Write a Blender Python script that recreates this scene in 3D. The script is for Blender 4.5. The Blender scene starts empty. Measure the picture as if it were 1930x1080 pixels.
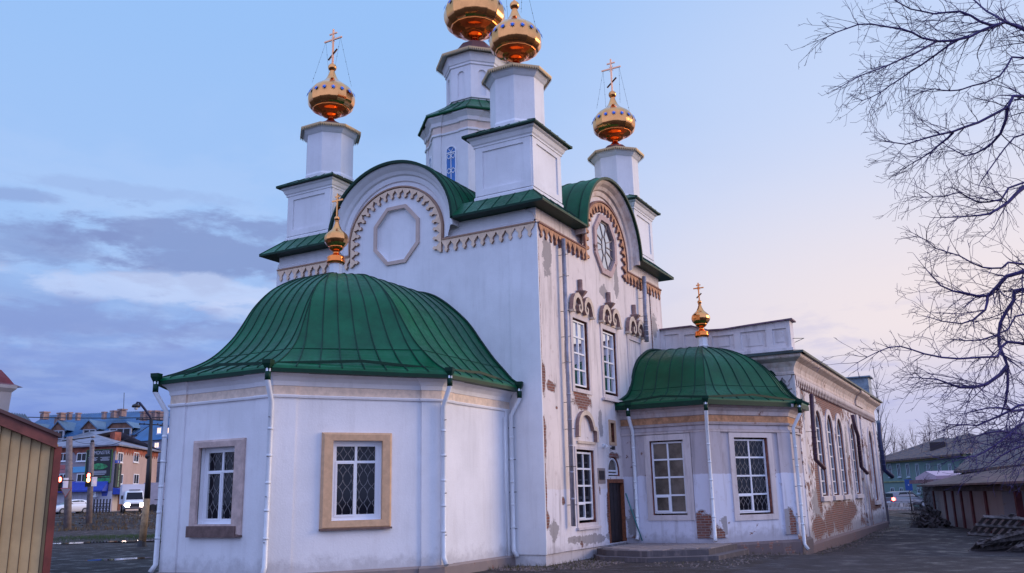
import bpy, bmesh, math, random
from mathutils import Vector, Matrix
from mathutils.geometry import tessellate_polygon
from math import sin, cos, pi, radians, sqrt, atan2, hypot
sc = bpy.context.scene
# ------------------------------------------------------------------ camera
CAM = Vector((-22.251, -11.3797, 1.9)); YAW, PIT, ROL, FPX = .5033, .2363, -.0227, 1637.344
Fv = Vector((cos(YAW)*cos(PIT), sin(YAW)*cos(PIT), sin(PIT)))
Rv = Vector((sin(YAW), -cos(YAW), 0)); Uv = Rv.cross(Fv)
R2 = Rv*cos(ROL)+Uv*sin(ROL); U2 = -Rv*sin(ROL)+Uv*cos(ROL)
cd = bpy.data.cameras.new('camera'); cam = bpy.data.objects.new('camera', cd)
sc.collection.objects.link(cam); sc.camera = cam
m = Matrix((R2, U2, -Fv)).transposed().to_4x4(); m.translation = CAM; cam.matrix_world = m
cd.lens = FPX/1930*36; cd.sensor_width = 36; cd.clip_start = .1; cd.clip_end = 3000
def ray(px, py): return Fv + R2*((px-965)/FPX) - U2*((py-540)/FPX)
def AT(px, py, d):                       # the point seen at a photo pixel, d metres away over the ground
    r = ray(px, py); return CAM + r*(d/hypot(r.x, r.y))
def GR(px, py, z=0.):                    # the point seen at a photo pixel at height z
    r = ray(px, py); return CAM + r*((z-CAM.z)/r.z)
# ------------------------------------------------------------------ world, sun, exposure
def N(nt, t, **k):
    n = nt.nodes.new(t)
    for a, b in k.items(): setattr(n, a, b)
    return n
def lk(nt, a, b): nt.links.new(a, b)
def setv(nt, sock, v):
    if isinstance(v, (int, float)): sock.default_value = v
    elif isinstance(v, (tuple, list)):
        sock.default_value = tuple(v)+((1.,) if len(v) == 3 and sock.type == 'RGBA' else ())
    else: nt.links.new(v, sock)
def MA(nt, op, a, b=None, c=None, clamp=False):
    n = N(nt, 'ShaderNodeMath', operation=op, use_clamp=clamp)
    for i, v in enumerate((a, b, c)):
        if v is not None: setv(nt, n.inputs[i], v)
    return n.outputs[0]
def MIX(nt, f, a, b, mode='MIX'):
    n = N(nt, 'ShaderNodeMix', data_type='RGBA', blend_type=mode)
    setv(nt, n.inputs[0], f); setv(nt, n.inputs[6], a); setv(nt, n.inputs[7], b)
    return n.outputs[2]
def SS(nt, v, lo, hi, a=0., b=1.):
    n = N(nt, 'ShaderNodeMapRange', interpolation_type='SMOOTHSTEP')
    setv(nt, n.inputs[0], v)
    for i, q in enumerate((lo, hi, a, b)): n.inputs[i+1].default_value = q
    return n.outputs[0]
def NOI(nt, vec, scale, detail=4, rough=.55, dist=0., fac=True):
    n = N(nt, 'ShaderNodeTexNoise'); n.inputs['Scale'].default_value = scale
    n.inputs['Detail'].default_value = detail; n.inputs['Roughness'].default_value = rough
    n.inputs['Distortion'].default_value = dist
    if vec is not None: nt.links.new(vec, n.inputs['Vector'])
    return n.outputs[0] if fac else n.outputs[1]
SUN_EL, SUN_AZ = radians(13), radians(-52)     # azimuth measured from +X
W = bpy.data.worlds.new('World'); sc.world = W; W.use_nodes = True
nt = W.node_tree; nt.nodes.clear()
out = N(nt, 'ShaderNodeOutputWorld'); bg = N(nt, 'ShaderNodeBackground')
tc = N(nt, 'ShaderNodeTexCoord'); D = tc.outputs['Generated']
sx = N(nt, 'ShaderNodeSeparateXYZ'); lk(nt, D, sx.inputs[0])
dx, dy, dz = sx.outputs
gx, gy = cos(radians(-8)), sin(radians(-8))
glow = MA(nt, 'ADD', MA(nt, 'MULTIPLY', dx, gx), MA(nt, 'MULTIPLY', dy, gy))      # 1 towards the afterglow
g1 = SS(nt, glow, .62, 1.02)
el = MA(nt, 'MAXIMUM', dz, 0.)
hi_l = (.30, .53, .93); lo_l = (.19, .28, .68); mid_l = (.36, .56, .93)
left = MIX(nt, SS(nt, el, .05, .28), lo_l, mid_l); left = MIX(nt, SS(nt, el, .3, .62), left, hi_l)
right = MIX(nt, SS(nt, el, .07, .17), (.60, .60, .82), (.92, .81, .82))
right = MIX(nt, SS(nt, el, .18, .42), right, (.66, .74, .96))
base = MIX(nt, g1, left, right)
base = MIX(nt, SS(nt, el, .45, .8, 0., .65), base, (.40, .60, 1.0))
cmb = N(nt, 'ShaderNodeCombineXYZ')
den = MA(nt, 'ADD', el, .12)
lk(nt, MA(nt, 'DIVIDE', dx, den), cmb.inputs[0]); lk(nt, MA(nt, 'DIVIDE', dy, den), cmb.inputs[1])
cn = NOI(nt, cmb.outputs[0], .85, 7, .55, .25)
cn2 = NOI(nt, cmb.outputs[0], 2.6, 6, .6, .2)
lowm = SS(nt, el, .50, .24)
cloudy = MA(nt, 'MULTIPLY', lowm, SS(nt, glow, .93, .70))
bright = MA(nt, 'MULTIPLY', SS(nt, cn2, .42, .62), MA(nt, 'MULTIPLY', cloudy, SS(nt, el, .06, .14)))
base = MIX(nt, MA(nt, 'MULTIPLY', bright, .3), base, (.52, .66, .96))
dark = MA(nt, 'MULTIPLY', SS(nt, cn, .47, .60), cloudy)
base = MIX(nt, MA(nt, 'MULTIPLY', dark, .25), base, (.23, .29, .57))
azm = MA(nt, 'ARCTAN2', dy, dx); elm = MA(nt, 'ARCSINE', dz)
c3 = N(nt, 'ShaderNodeCombineXYZ'); lk(nt, MA(nt, 'MULTIPLY', azm, 9.), c3.inputs[0]); lk(nt, MA(nt, 'MULTIPLY', elm, 26.), c3.inputs[1])
w1, w2 = NOI(nt, c3.outputs[0], 1.1, 7, .6, .3), NOI(nt, c3.outputs[0], 3.1, 6, .6)
for az_, el_, ra, re, k_, cc in ((49, 15.6, 9., 2.1, .72, (.21, .27, .54)), (57, 15.0, 5., 1.6, .6, (.22, .29, .57)), (60, 17.6, 3.0, .5, .5, (.24, .31, .60)), (53, 18.6, 7, .5, .25, (.26, .34, .64)),
                                 (51, 12.9, 9., .9, .6, (.60, .70, .97)), (44.5, 11.7, 3.5, .8, .5, (.62, .70, .96)), (56, 10.6, 8, 1.2, .55, (.23, .30, .62)), (47, 10.4, 4.5, .6, .5, (.24, .31, .62)), (50, 8.2, 11, 1.1, .4, (.24, .31, .66))):
    a_ = MA(nt, 'DIVIDE', MA(nt, 'SUBTRACT', azm, radians(az_)), radians(ra)); e_ = MA(nt, 'DIVIDE', MA(nt, 'SUBTRACT', elm, radians(el_)), radians(re))
    d_ = MA(nt, 'SQRT', MA(nt, 'ADD', MA(nt, 'MULTIPLY', a_, a_), MA(nt, 'MULTIPLY', e_, e_)))
    d_ = MA(nt, 'ADD', d_, MA(nt, 'MULTIPLY', MA(nt, 'SUBTRACT', w1, .5), 3.2)); d_ = MA(nt, 'ADD', d_, MA(nt, 'MULTIPLY', MA(nt, 'SUBTRACT', w2, .5), 1.1))
    base = MIX(nt, MA(nt, 'MULTIPLY', SS(nt, d_, 1.25, .55), k_), base, cc)
thin = MA(nt, 'MULTIPLY', MA(nt, 'MULTIPLY', SS(nt, cn2, .52, .7), SS(nt, glow, .8, .95)), SS(nt, el, .26, .12))
base = MIX(nt, MA(nt, 'MULTIPLY', thin, .45), base, (.44, .46, .76))
# unseen sky overhead and behind the camera, brightened and tinted to light the walls
behind = SS(nt, MA(nt, 'ADD', MA(nt, 'MULTIPLY', dx, Fv.x), MA(nt, 'MULTIPLY', dy, Fv.y)), .35, -.45)
over = SS(nt, el, .62, .85)
base = MIX(nt, behind, base, (.47, .59, 1.06))
gain = MA(nt, 'ADD', 1., MA(nt, 'MULTIPLY', MA(nt, 'MAXIMUM', behind, over), .44))
base = MIX(nt, SS(nt, dz, -.02, .0), (.10, .09, .13), base)
vm = N(nt, 'ShaderNodeVectorMath', operation='SCALE'); lk(nt, base, vm.inputs[0]); lk(nt, gain, vm.inputs[3])
lk(nt, vm.outputs[0], bg.inputs[0]); bg.inputs[1].default_value = 1.0
lk(nt, bg.outputs[0], out.inputs[0])
sd = bpy.data.lights.new('sun', 'SUN'); sun = bpy.data.objects.new('sun', sd); sc.collection.objects.link(sun)
sd.energy = 2.2; sd.angle = radians(30); sd.color = (1., .72, .45)
sv = Vector((cos(SUN_AZ)*cos(SUN_EL), sin(SUN_AZ)*cos(SUN_EL), sin(SUN_EL)))
sun.rotation_euler = (-sv).to_track_quat('-Z', 'Y').to_euler()
sc.view_settings.view_transform = 'Standard'; sc.view_settings.look = 'None'
sc.view_settings.exposure = 0.0; sc.view_settings.gamma = 1.0
# ------------------------------------------------------------------ materials
MATS = {}
def mat(name, col=(.5, .5, .5), rough=.6, metal=0., spec=.5, emit=None, estr=0., coat=0., noise=0., nscale=3., bump=0., bscale=40., ior=None):
    if name in MATS: return MATS[name]
    m = bpy.data.materials.new(name); m.use_nodes = True; nt = m.node_tree
    p = nt.nodes['Principled BSDF']; MATS[name] = m
    p.inputs['Base Color'].default_value = (*col, 1); p.inputs['Roughness'].default_value = rough
    p.inputs['Metallic'].default_value = metal; p.inputs['Specular IOR Level'].default_value = spec
    if ior: p.inputs['IOR'].default_value = ior
    if coat: p.inputs['Coat Weight'].default_value = coat; p.inputs['Coat Roughness'].default_value = .15
    if emit: p.inputs['Emission Color'].default_value = (*emit, 1); p.inputs['Emission Strength'].default_value = estr
    tc = N(nt, 'ShaderNodeTexCoord')
    if noise:
        n = NOI(nt, tc.outputs['Object'], nscale, 5, .65)
        lo = tuple(c*(1-noise) for c in col); hi = tuple(min(1, c*(1+noise*.8)) for c in col)
        lk(nt, MIX(nt, SS(nt, n, .3, .7), lo, hi), p.inputs['Base Color'])
    if bump:
        n = NOI(nt, tc.outputs['Object'], bscale, 3, .6)
        b = N(nt, 'ShaderNodeBump'); b.inputs['Strength'].default_value = bump; b.inputs['Distance'].default_value = .01
        lk(nt, n, b.inputs['Height']); lk(nt, b.outputs[0], p.inputs['Normal'])
    return m
def plaster(name, col, blobs=(), old=0., grime=0., ground=.4, brick=(.27, .085, .055), repaint=None, peel=.5, rust=0., greys=()):
    """stucco; `old` lets weathered plaster fall off to brick, blobs = (u, z, ru, rz) patches of bare brick"""
    m = bpy.data.materials.new(name); m.use_nodes = True; nt = m.node_tree; p = nt.nodes['Principled BSDF']; MATS[name] = m
    tc = N(nt, 'ShaderNodeTexCoord'); uv = tc.outputs['UV']; ob = tc.outputs['Object']
    s = N(nt, 'ShaderNodeSeparateXYZ'); lk(nt, uv, s.inputs[0]); U, Z = s.outputs[0], s.outputs[1]
    big = NOI(nt, ob, .7, 5, .6); mid = NOI(nt, ob, 3.5, 6, .65); fine = NOI(nt, ob, 22, 4, .6)
    c = MIX(nt, SS(nt, big, .3, .7), tuple(q*.93 for q in col), tuple(min(1, q*1.05) for q in col))
    c = MIX(nt, SS(nt, fine, .35, .7, 0, .10), c, tuple(q*.8 for q in col))
    if repaint:      # lower part painted over with fresh whitewash
        wob = MA(nt, 'ADD', Z, MA(nt, 'MULTIPLY', MA(nt, 'SUBTRACT', mid, .5), .12))
        c = MIX(nt, SS(nt, wob, repaint[0]+.02, repaint[0]-.02), c, repaint[1])
    if grime:
        st = N(nt, 'ShaderNodeMapping'); st.inputs['Scale'].default_value = (3.5, 3.5, .35); lk(nt, ob, st.inputs[0])
        streak = NOI(nt, st.outputs[0], 1., 5, .7)
        c = MIX(nt, MA(nt, 'MULTIPLY', SS(nt, streak, .48, .72), grime), c, (.23, .19, .19))
        c = MIX(nt, MA(nt, 'MULTIPLY', SS(nt, mid, .55, .75), grime*.7), c, (.34, .24, .2))
    if rust: c = MIX(nt, MA(nt, 'MULTIPLY', SS(nt, mid, .42, .62), rust), c, (.42, .2, .09))
    # damp, dirty foot of the wall
    foot = MA(nt, 'ADD', Z, MA(nt, 'MULTIPLY', MA(nt, 'SUBTRACT', mid, .5), .9))
    c = MIX(nt, SS(nt, foot, ground+.25, ground-.15, 0., .35+.4*min(1, old)), c, (.17, .14, .15))
    for (bu, bz, ru, rz) in greys:      # bare grey render showing where the whitewash has gone
        a = MA(nt, 'DIVIDE', MA(nt, 'SUBTRACT', U, bu), ru); b = MA(nt, 'DIVIDE', MA(nt, 'SUBTRACT', Z, bz), rz)
        d = MA(nt, 'SQRT', MA(nt, 'ADD', MA(nt, 'MULTIPLY', a, a), MA(nt, 'MULTIPLY', b, b)))
        d = MA(nt, 'ADD', d, MA(nt, 'MULTIPLY', MA(nt, 'SUBTRACT', mid, .5), 2.4)); d = MA(nt, 'ADD', d, MA(nt, 'MULTIPLY', MA(nt, 'SUBTRACT', fine, .5), .5))
        c = MIX(nt, MA(nt, 'MULTIPLY', SS(nt, d, 1.02, .96), .85), c, MIX(nt, fine, (.22, .20, .21), (.34, .31, .31)))
    h = fine
    if old or blobs:
        bt = N(nt, 'ShaderNodeTexBrick'); lk(nt, uv, bt.inputs['Vector'])
        bt.inputs['Color1'].default_value = (*brick, 1); bt.inputs['Color2'].default_value = (brick[0]*.55, brick[1]*.6, brick[2]*.7, 1)
        bt.inputs['Mortar'].default_value = (.30, .25, .23, 1); bt.inputs['Scale'].default_value = 1.
        bt.inputs['Brick Width'].default_value = .26; bt.inputs['Row Height'].default_value = .082; bt.inputs['Mortar Size'].default_value = .012
        bc = MIX(nt, SS(nt, mid, .35, .7, 0, .6), bt.outputs[0], (.2, .13, .12))
        v = SS(nt, MA(nt, 'ADD', MA(nt, 'MULTIPLY', mid, .55), MA(nt, 'MULTIPLY', big, .45)), .655-.18*old, .665-.18*old)
        if not old: v = 0.
        for (bu, bz, ru, rz) in blobs:
            a = MA(nt, 'DIVIDE', MA(nt, 'SUBTRACT', U, bu), ru); b = MA(nt, 'DIVIDE', MA(nt, 'SUBTRACT', Z, bz), rz)
            d = MA(nt, 'SQRT', MA(nt, 'ADD', MA(nt, 'MULTIPLY', a, a), MA(nt, 'MULTIPLY', b, b)))
            d = MA(nt, 'ADD', d, MA(nt, 'MULTIPLY', MA(nt, 'SUBTRACT', mid, .5), 2.0))
            d = MA(nt, 'ADD', d, MA(nt, 'MULTIPLY', MA(nt, 'SUBTRACT', fine, .5), .5))
            k = SS(nt, d, 1.0, .94)
            edge = SS(nt, d, 1.16, 1.1)
            c = MIX(nt, MA(nt, 'MULTIPLY', edge, .5), c, (.30, .26, .25))
            v = MA(nt, 'MAXIMUM', v, k)
        c = MIX(nt, v, c, bc)
        h = MA(nt, 'ADD', MA(nt, 'MULTIPLY', fine, .3), MA(nt, 'MULTIPLY', MA(nt, 'SUBTRACT', 1., v), 1.))
        h = MA(nt, 'ADD', h, MA(nt, 'MULTIPLY', MA(nt, 'MULTIPLY', v, bt.outputs[1]), -.5))
    lk(nt, c, p.inputs['Base Color']); p.inputs['Roughness'].default_value = .85; p.inputs['Specular IOR Level'].default_value = .25
    b = N(nt, 'ShaderNodeBump'); b.inputs['Strength'].default_value = .35 if not old else .6; b.inputs['Distance'].default_value = .012
    lk(nt, h, b.inputs['Height']); lk(nt, b.outputs[0], p.inputs['Normal'])
    return m
white = plaster('stucco_white', (.81, .80, .82), ground=.12, grime=.10)
white_ap = plaster('stucco_white_apse', (.81, .80, .83), ground=.45, grime=.10)
old_n = plaster('old_plaster_north', (.76, .68, .66), old=.13, grime=.5, ground=.35,
    blobs=[(2.85, 4.78, .62, .30), (.10, 5.2, .14, .5), (.55, 5.0, .30, .16), (.03, 3.4, .13, .6), (.0, 8.2, .05, 1.6), (.0, 6.2, .05, 1.2), (.02, 2.2, .07, .9), (2.9, 1.0, .7, .08), (5.2, 3.1, .5, .12), (1.2, 1.7, .12, .12), (.06, 1.2, .13, .25), (4.5, 1.3, .1, .6), (.9, 4.4, .08, .05), (3.9, 2.0, .05, .12)], greys=[(.6, 9.0, .3, .6), (3.2, .55, 1.2, .14), (.5, .9, .3, .3), (1.9, .6, .5, .1), (5.0, 8.7, .4, .25), (6.2, 9.3, .2, .7), (1.7, 6.0, .06, .5), (9.9, 8.2, .3, .5), (4.2, 4.1, .15, .5)],
    repaint=(2.05, (.76, .72, .76)))
old_a = plaster('old_plaster_small_apse', (.50, .44, .46), old=.22, grime=.55, ground=.45,
    blobs=[(2.66, .72, .33, .50), (1.9, .42, .35, .16), (.45, .42, .3, .12), (2.05, 1.06, .3, .08)], greys=[(1.5, .5, 1.3, .12), (.35, .9, .3, .5), (2.2, 2.9, .25, .5)],
    repaint=(2.45, (.68, .67, .76)))
old_c = plaster('old_plaster_small_apse_oblique', (.50, .45, .48), old=.24, grime=.5, ground=.55,
    blobs=[(8.3, .27, 2.2, .12), (6.75, .5, .25, .3), (9.85, .75, .14, .5)], greys=[(8.0, .62, .7, .2), (9.75, .75, .35, .5), (7.1, .8, .25, .3)],
    repaint=(2.45, (.66, .66, .76)))
old_r = plaster('old_plaster_refectory', (.72, .66, .67), old=.62, grime=.5, ground=.45,
    blobs=[(12.8, .5, 1.4, .4), (13.6, 1.9, .5, .9), (15.2, .6, 1.0, .5), (18.5, 5.35, 3.2, .5), (16, 5.5, 1.2, .3), (18, .8, 2.6, .65), (29, 1.0, 2.4, .3), (24.2, 3.2, .75, 1.9), (21, .9, 1.6, .4), (27, 1., .5, .9), (20.6, 3.4, .35, 1.6), (18.2, 3.2, .25, 1.6), (15.7, 3.2, .2, 1.5), (30.9, 3.0, .45, 1.8)], greys=[(13.0, 1.2, 1.0, .8), (17.5, .6, 3.5, .35), (25.9, 2.5, .5, 1.6), (21.8, 3.2, .4, 1.8), (28.4, 2.6, .5, 1.8), (12, 5.2, .6, .6)])
old_w = plaster('old_plaster_parapet', (.76, .71, .72), old=.15, grime=.45, ground=.2)
old_t = plaster('old_cornice_north', (.70, .60, .55), old=.08, grime=.6, ground=.2, rust=.25)
old_ta = plaster('old_cornice_small_apse', (.55, .48, .48), old=.12, grime=.6, ground=.2, rust=.15)
beige = mat('beige_band', (.78, .62, .50), .85, noise=.15, nscale=6)
ochre = mat('ochre_band', (.46, .24, .13), .9, noise=.35, nscale=5)
cream = mat('cream_teeth', (.86, .62, .44), .85, noise=.12, nscale=8)
cream_old = mat('weathered_teeth', (.50, .26, .15), .9, noise=.4, nscale=7)
tan = mat('tan_window_surround', (.60, .38, .23), .8, noise=.12, nscale=7, bump=.2)
tan_worn = mat('worn_tan_window_surround', (.56, .42, .38), .8, noise=.2, nscale=5, bump=.2)
brickraw = mat('brick_reveal', (.28, .10, .07), .9, noise=.5, nscale=9, bump=.5)
stone = plaster('plinth_stone', (.30, .24, .22), old=.15, grime=.8, ground=.25)
stone2 = plaster('plinth_pinkish', (.20, .115, .10), old=.3, grime=.4, ground=.1)
pvc = mat('white_pvc', (.78, .79, .84), .35)
pipe_w = mat('white_pipe', (.72, .74, .78), .3, noise=.06, nscale=4)
pipe_g = mat('grey_zinc_pipe', (.30, .29, .34), .45, metal=.3, noise=.3, nscale=4)
pipe_d = mat('dark_rusty_pipe', (.06, .025, .05), .6, noise=.4, nscale=4)
def greenmat(name, col, rough):
    m = mat(name, col, rough, spec=.24); nt = m.node_tree; p = nt.nodes['Principled BSDF']
    tc = N(nt, 'ShaderNodeTexCoord'); n = NOI(nt, tc.outputs['Object'], 1.3, 5, .65); n2 = NOI(nt, tc.outputs['Object'], 9, 4, .6)
    c = MIX(nt, SS(nt, n, .3, .72), tuple(q*.78 for q in col), tuple(q*1.25 for q in col))
    c = MIX(nt, SS(nt, n2, .58, .75, 0, .25), c, (.05, .13, .06))
    lk(nt, c, p.inputs['Base Color']); lk(nt, SS(nt, n2, .3, .7, rough-.08, rough+.14), p.inputs['Roughness'])
    b = N(nt, 'ShaderNodeBump'); b.inputs['Strength'].default_value = .12; b.inputs['Distance'].default_value = .02
    lk(nt, n, b.inputs['Height']); lk(nt, b.outputs[0], p.inputs['Normal']); return m
green = greenmat('green_roof_paint', (.001, .088, .034), .36)
greend = mat('green_trim_paint', (.002, .032, .018), .5, spec=.2, noise=.15)
gold = mat('gilded_titanium', (.86, .37, .125), .12, metal=1., noise=.12, nscale=2, bump=.35, bscale=5)
copper_refl = mat('copper_and_bowl_reflection', (1.0, .26, .06), .14, metal=1., noise=.1, nscale=3)  # real copper on feet and collars, painted reflection on the dome bowls
goldr = mat('gilded_cross', (.85, .42, .24), .28, metal=1.)
starb = mat('blue_star_enamel', (.05, .26, .9), .4)
soff = mat('pale_soffit', (.62, .58, .56), .7)
fasc = mat('gold_fretwork', (.60, .40, .20), .5, metal=.2)
fdark = mat('brown_cap_edge', (.12, .05, .05), .6)
glass = mat('dark_glass', (.008, .008, .014), .05, spec=.28)
glass_n = mat('sky_reflecting_glass', (.80, .80, .82), .03, metal=1.)
glass_b = mat('mirror_glass', (.62, .62, .66), .04, metal=1.)
glass_c = mat('curtained_glass', (.10, .085, .075), .12, spec=.6, noise=.7, nscale=1.3)
bluew = mat('blue_painted_pane', (.03, .17, .50), .45, noise=.2)
icon = mat('icon_panel', (.35, .16, .06), .4, noise=.6, nscale=9)
dark = mat('black_metal', (.02, .016, .02), .5, noise=.3)
doorm = mat('dark_door', (.022, .014, .016), .5, noise=.4, nscale=6, bump=.3, bscale=12)
rustm = mat('rusty_frame', (.22, .07, .03), .8, noise=.5, nscale=14)
teal = mat('teal_pole_paint', (.05, .22, .22), .5)
wirem = mat('grille_wire', (.20, .19, .20), .5)
slab = plaster('step_slabs', (.30, .25, .24), old=0, grime=.5, ground=-1)
curb = plaster('step_edges', (.10, .085, .09), old=0, grime=.6, ground=-1)
# ------------------------------------------------------------------ geometry helpers
C = sc.collection
def smooth(a, b, x): t = max(0., min(1., (x-a)/(b-a))); return t*t*(3-2*t)
def link(name, bm, ms, parent=None, smooth=False, recalc=True, uv=True):
    if recalc: bmesh.ops.recalc_face_normals(bm, faces=bm.faces)
    if uv:
        L = bm.loops.layers.uv.new('UVMap')
        for f in bm.faces:
            n = f.normal
            if abs(n.z) > .75: t = None
            else:
                h = hypot(n.x, n.y) or 1; t = (-n.y/h, n.x/h)
            for l in f.loops:
                c = l.vert.co
                l[L].uv = (c.x, c.y) if t is None else (c.x*t[0]+c.y*t[1], c.z)
    if smooth:
        for f in bm.faces: f.smooth = True
    me = bpy.data.meshes.new(name); bm.to_mesh(me); bm.free()
    for m_ in (ms if isinstance(ms, (list, tuple)) else [ms]): me.materials.append(m_)
    o = bpy.data.objects.new(name, me); C.objects.link(o)
    if parent is not None: o.parent = parent
    return o
def tag(o, label=None, cat=None, group=None, kind=None):
    if label: o['label'] = label
    if cat: o['category'] = cat
    if group: o['group'] = group
    if kind: o['kind'] = kind
    return o
def thing(name, label, cat, loc=(0, 0, 0), rz=0., group=None):
    o = bpy.data.objects.new(name, None); C.objects.link(o); o.location = loc; o.rotation_euler.z = rz
    o.empty_display_size = .3
    return tag(o, label, cat, group)
def copy_tree(o, parent=None):
    c = o.copy(); C.objects.link(c)
    if parent is not None: c.parent = parent
    for ch in [q for q in bpy.data.objects if q.parent == o]: copy_tree(ch, c)
    return c
B = bmesh.new
def face(bm, pts, mi=0):
    try:
        f = bm.faces.new([bm.verts.new(p) for p in pts]); f.material_index = mi; return f
    except ValueError: return None
class Fr:
    """a vertical wall plane: u along, z up, o outwards"""
    def __init__(s, ox, oy, ux, uy, nx, ny):
        h = hypot(ux, uy); s.o = (ox, oy); s.u = (ux/h, uy/h); h = hypot(nx, ny); s.n = (nx/h, ny/h)
    def P(s, u, z, o=0.): return Vector((s.o[0]+s.u[0]*u+s.n[0]*o, s.o[1]+s.u[1]*u+s.n[1]*o, z))
def fbox(bm, fr, u0, u1, z0, z1, o0, o1, mi=0):
    v = [bm.verts.new(fr.P(u, z, o)) for o in (o0, o1) for u, z in ((u0, z0), (u1, z0), (u1, z1), (u0, z1))]
    for q in ((0, 1, 2, 3), (7, 6, 5, 4), (0, 4, 5, 1), (1, 5, 6, 2), (2, 6, 7, 3), (3, 7, 4, 0)):
        bm.faces.new([v[i] for i in q]).material_index = mi
def box(bm, x0, x1, y0, y1, z0, z1, mi=0): fbox(bm, Fr(0, 0, 1, 0, 0, 1), x0, x1, z0, z1, y0, y1, mi)
def poly(bm, fr, loops, o=0., mi=0):
    """flat polygon with holes; loops of (u,z)"""
    vs = [[bm.verts.new(fr.P(u, z, o)) for u, z in l] for l in loops]; flat = [v for l in vs for v in l]
    for t in tessellate_polygon([[Vector((u, z, 0)) for u, z in l] for l in loops]):
        try: bm.faces.new([flat[i] for i in t]).material_index = mi
        except ValueError: pass
    return vs
def sides(bm, fr, loop, o0, o1, mi=0):
    n = len(loop)
    for i in range(n):
        a, b = loop[i], loop[(i+1) % n]
        face(bm, [fr.P(*a, o0), fr.P(*b, o0), fr.P(*b, o1), fr.P(*a, o1)], mi)
def prism(bm, fr, loop, o0, o1, mi=0, holes=(), back=False, smi=None):
    poly(bm, fr, [loop]+list(holes), o1, mi)
    if back: poly(bm, fr, [loop]+list(holes), o0, mi)
    for l in [loop]+list(holes): sides(bm, fr, l, o0, o1, mi if smi is None else smi)
def rect(u0, u1, z0, z1): return [(u0, z0), (u1, z0), (u1, z1), (u0, z1)]
def archl(u0, u1, z0, z1, n=14):
    """rectangle with a round head, z1 = crown"""
    r = (u1-u0)/2; c = (u0+u1)/2; zs = z1-r
    return [(u0, z0), (u1, z0)]+[(c+r*cos(pi*i/n), zs+r*sin(pi*i/n)) for i in range(n+1)]
def ribbon(bm, fr, pts, w, o0, o1, mi=0, smi=None):
    """extruded band of width w along 2D points; w number or list"""
    n = len(pts); A = []; Bq = []
    for i, p in enumerate(pts):
        a = pts[max(0, i-1)]; b = pts[min(n-1, i+1)]; t = (b[0]-a[0], b[1]-a[1]); h = hypot(*t) or 1
        ww = (w[i] if isinstance(w, list) else w)/2; nn = (-t[1]/h*ww, t[0]/h*ww)
        A.append((p[0]+nn[0], p[1]+nn[1])); Bq.append((p[0]-nn[0], p[1]-nn[1]))
    smi = mi if smi is None else smi
    for i in range(n-1):
        a, b, c, d = A[i], A[i+1], Bq[i+1], Bq[i]
        face(bm, [fr.P(*q, o1) for q in (a, b, c, d)], mi)
        face(bm, [fr.P(*a, o0), fr.P(*b, o0), fr.P(*b, o1), fr.P(*a, o1)], smi)
        face(bm, [fr.P(*d, o0), fr.P(*c, o0), fr.P(*c, o1), fr.P(*d, o1)], smi)
    for i in (0, n-1): face(bm, [fr.P(*A[i], o0), fr.P(*Bq[i], o0), fr.P(*Bq[i], o1), fr.P(*A[i], o1)], smi)
def tube(bm, pts, r, n=8, mi=0, cap=True):
    pts = [Vector(p) for p in pts]; rings = []; k = len(pts); prev = None
    for i, p in enumerate(pts):
        t = (pts[min(k-1, i+1)]-pts[max(0, i-1)])
        if t.length < 1e-9: t = Vector((0, 0, 1))
        t.normalize()
        if prev is None:
            a = Vector((1, 0, 0)) if abs(t.x) < .9 else Vector((0, 1, 0)); a = (a-t*a.dot(t)).normalized()
        else:
            a = prev-t*prev.dot(t)
            a = a.normalized() if a.length > 1e-6 else t.orthogonal().normalized()
        prev = a; b = t.cross(a); rr = r[i] if isinstance(r, (list, tuple)) else r
        rings.append([bm.verts.new(p+a*(rr*cos(2*pi*j/n))+b*(rr*sin(2*pi*j/n))) for j in range(n)])
    for i in range(k-1):
        for j in range(n):
            f = bm.faces.new((rings[i][j], rings[i][(j+1) % n], rings[i+1][(j+1) % n], rings[i+1][j])); f.material_index = mi
            f.smooth = n > 5
    if cap:
        for q in (rings[0][::-1], rings[-1]): bm.faces.new(q).material_index = mi
def lathe(bm, prof, cx, cy, n=32, rot=0., sharp=False, cap=True, mi=0, sm=True):
    """prof = (r, z)"""
    R = [[bm.verts.new((cx+r*cos(rot+2*pi*j/n), cy+r*sin(rot+2*pi*j/n), z)) for j in range(n)] for r, z in prof]
    for i in range(len(R)-1):
        for j in range(n):
            f = bm.faces.new((R[i][j], R[i][(j+1) % n], R[i+1][(j+1) % n], R[i+1][j])); f.material_index = mi; f.smooth = sm
    if sharp:
        bm.edges.ensure_lookup_table()
        for i in range(len(R)-1):
            for j in range(n):
                e = bm.edges.get((R[i][j], R[i+1][j]))
                if e: e.smooth = False
    if cap:
        for q in (R[0][::-1], R[-1]):
            try: bm.faces.new(q).material_index = mi
            except ValueError: pass
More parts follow.
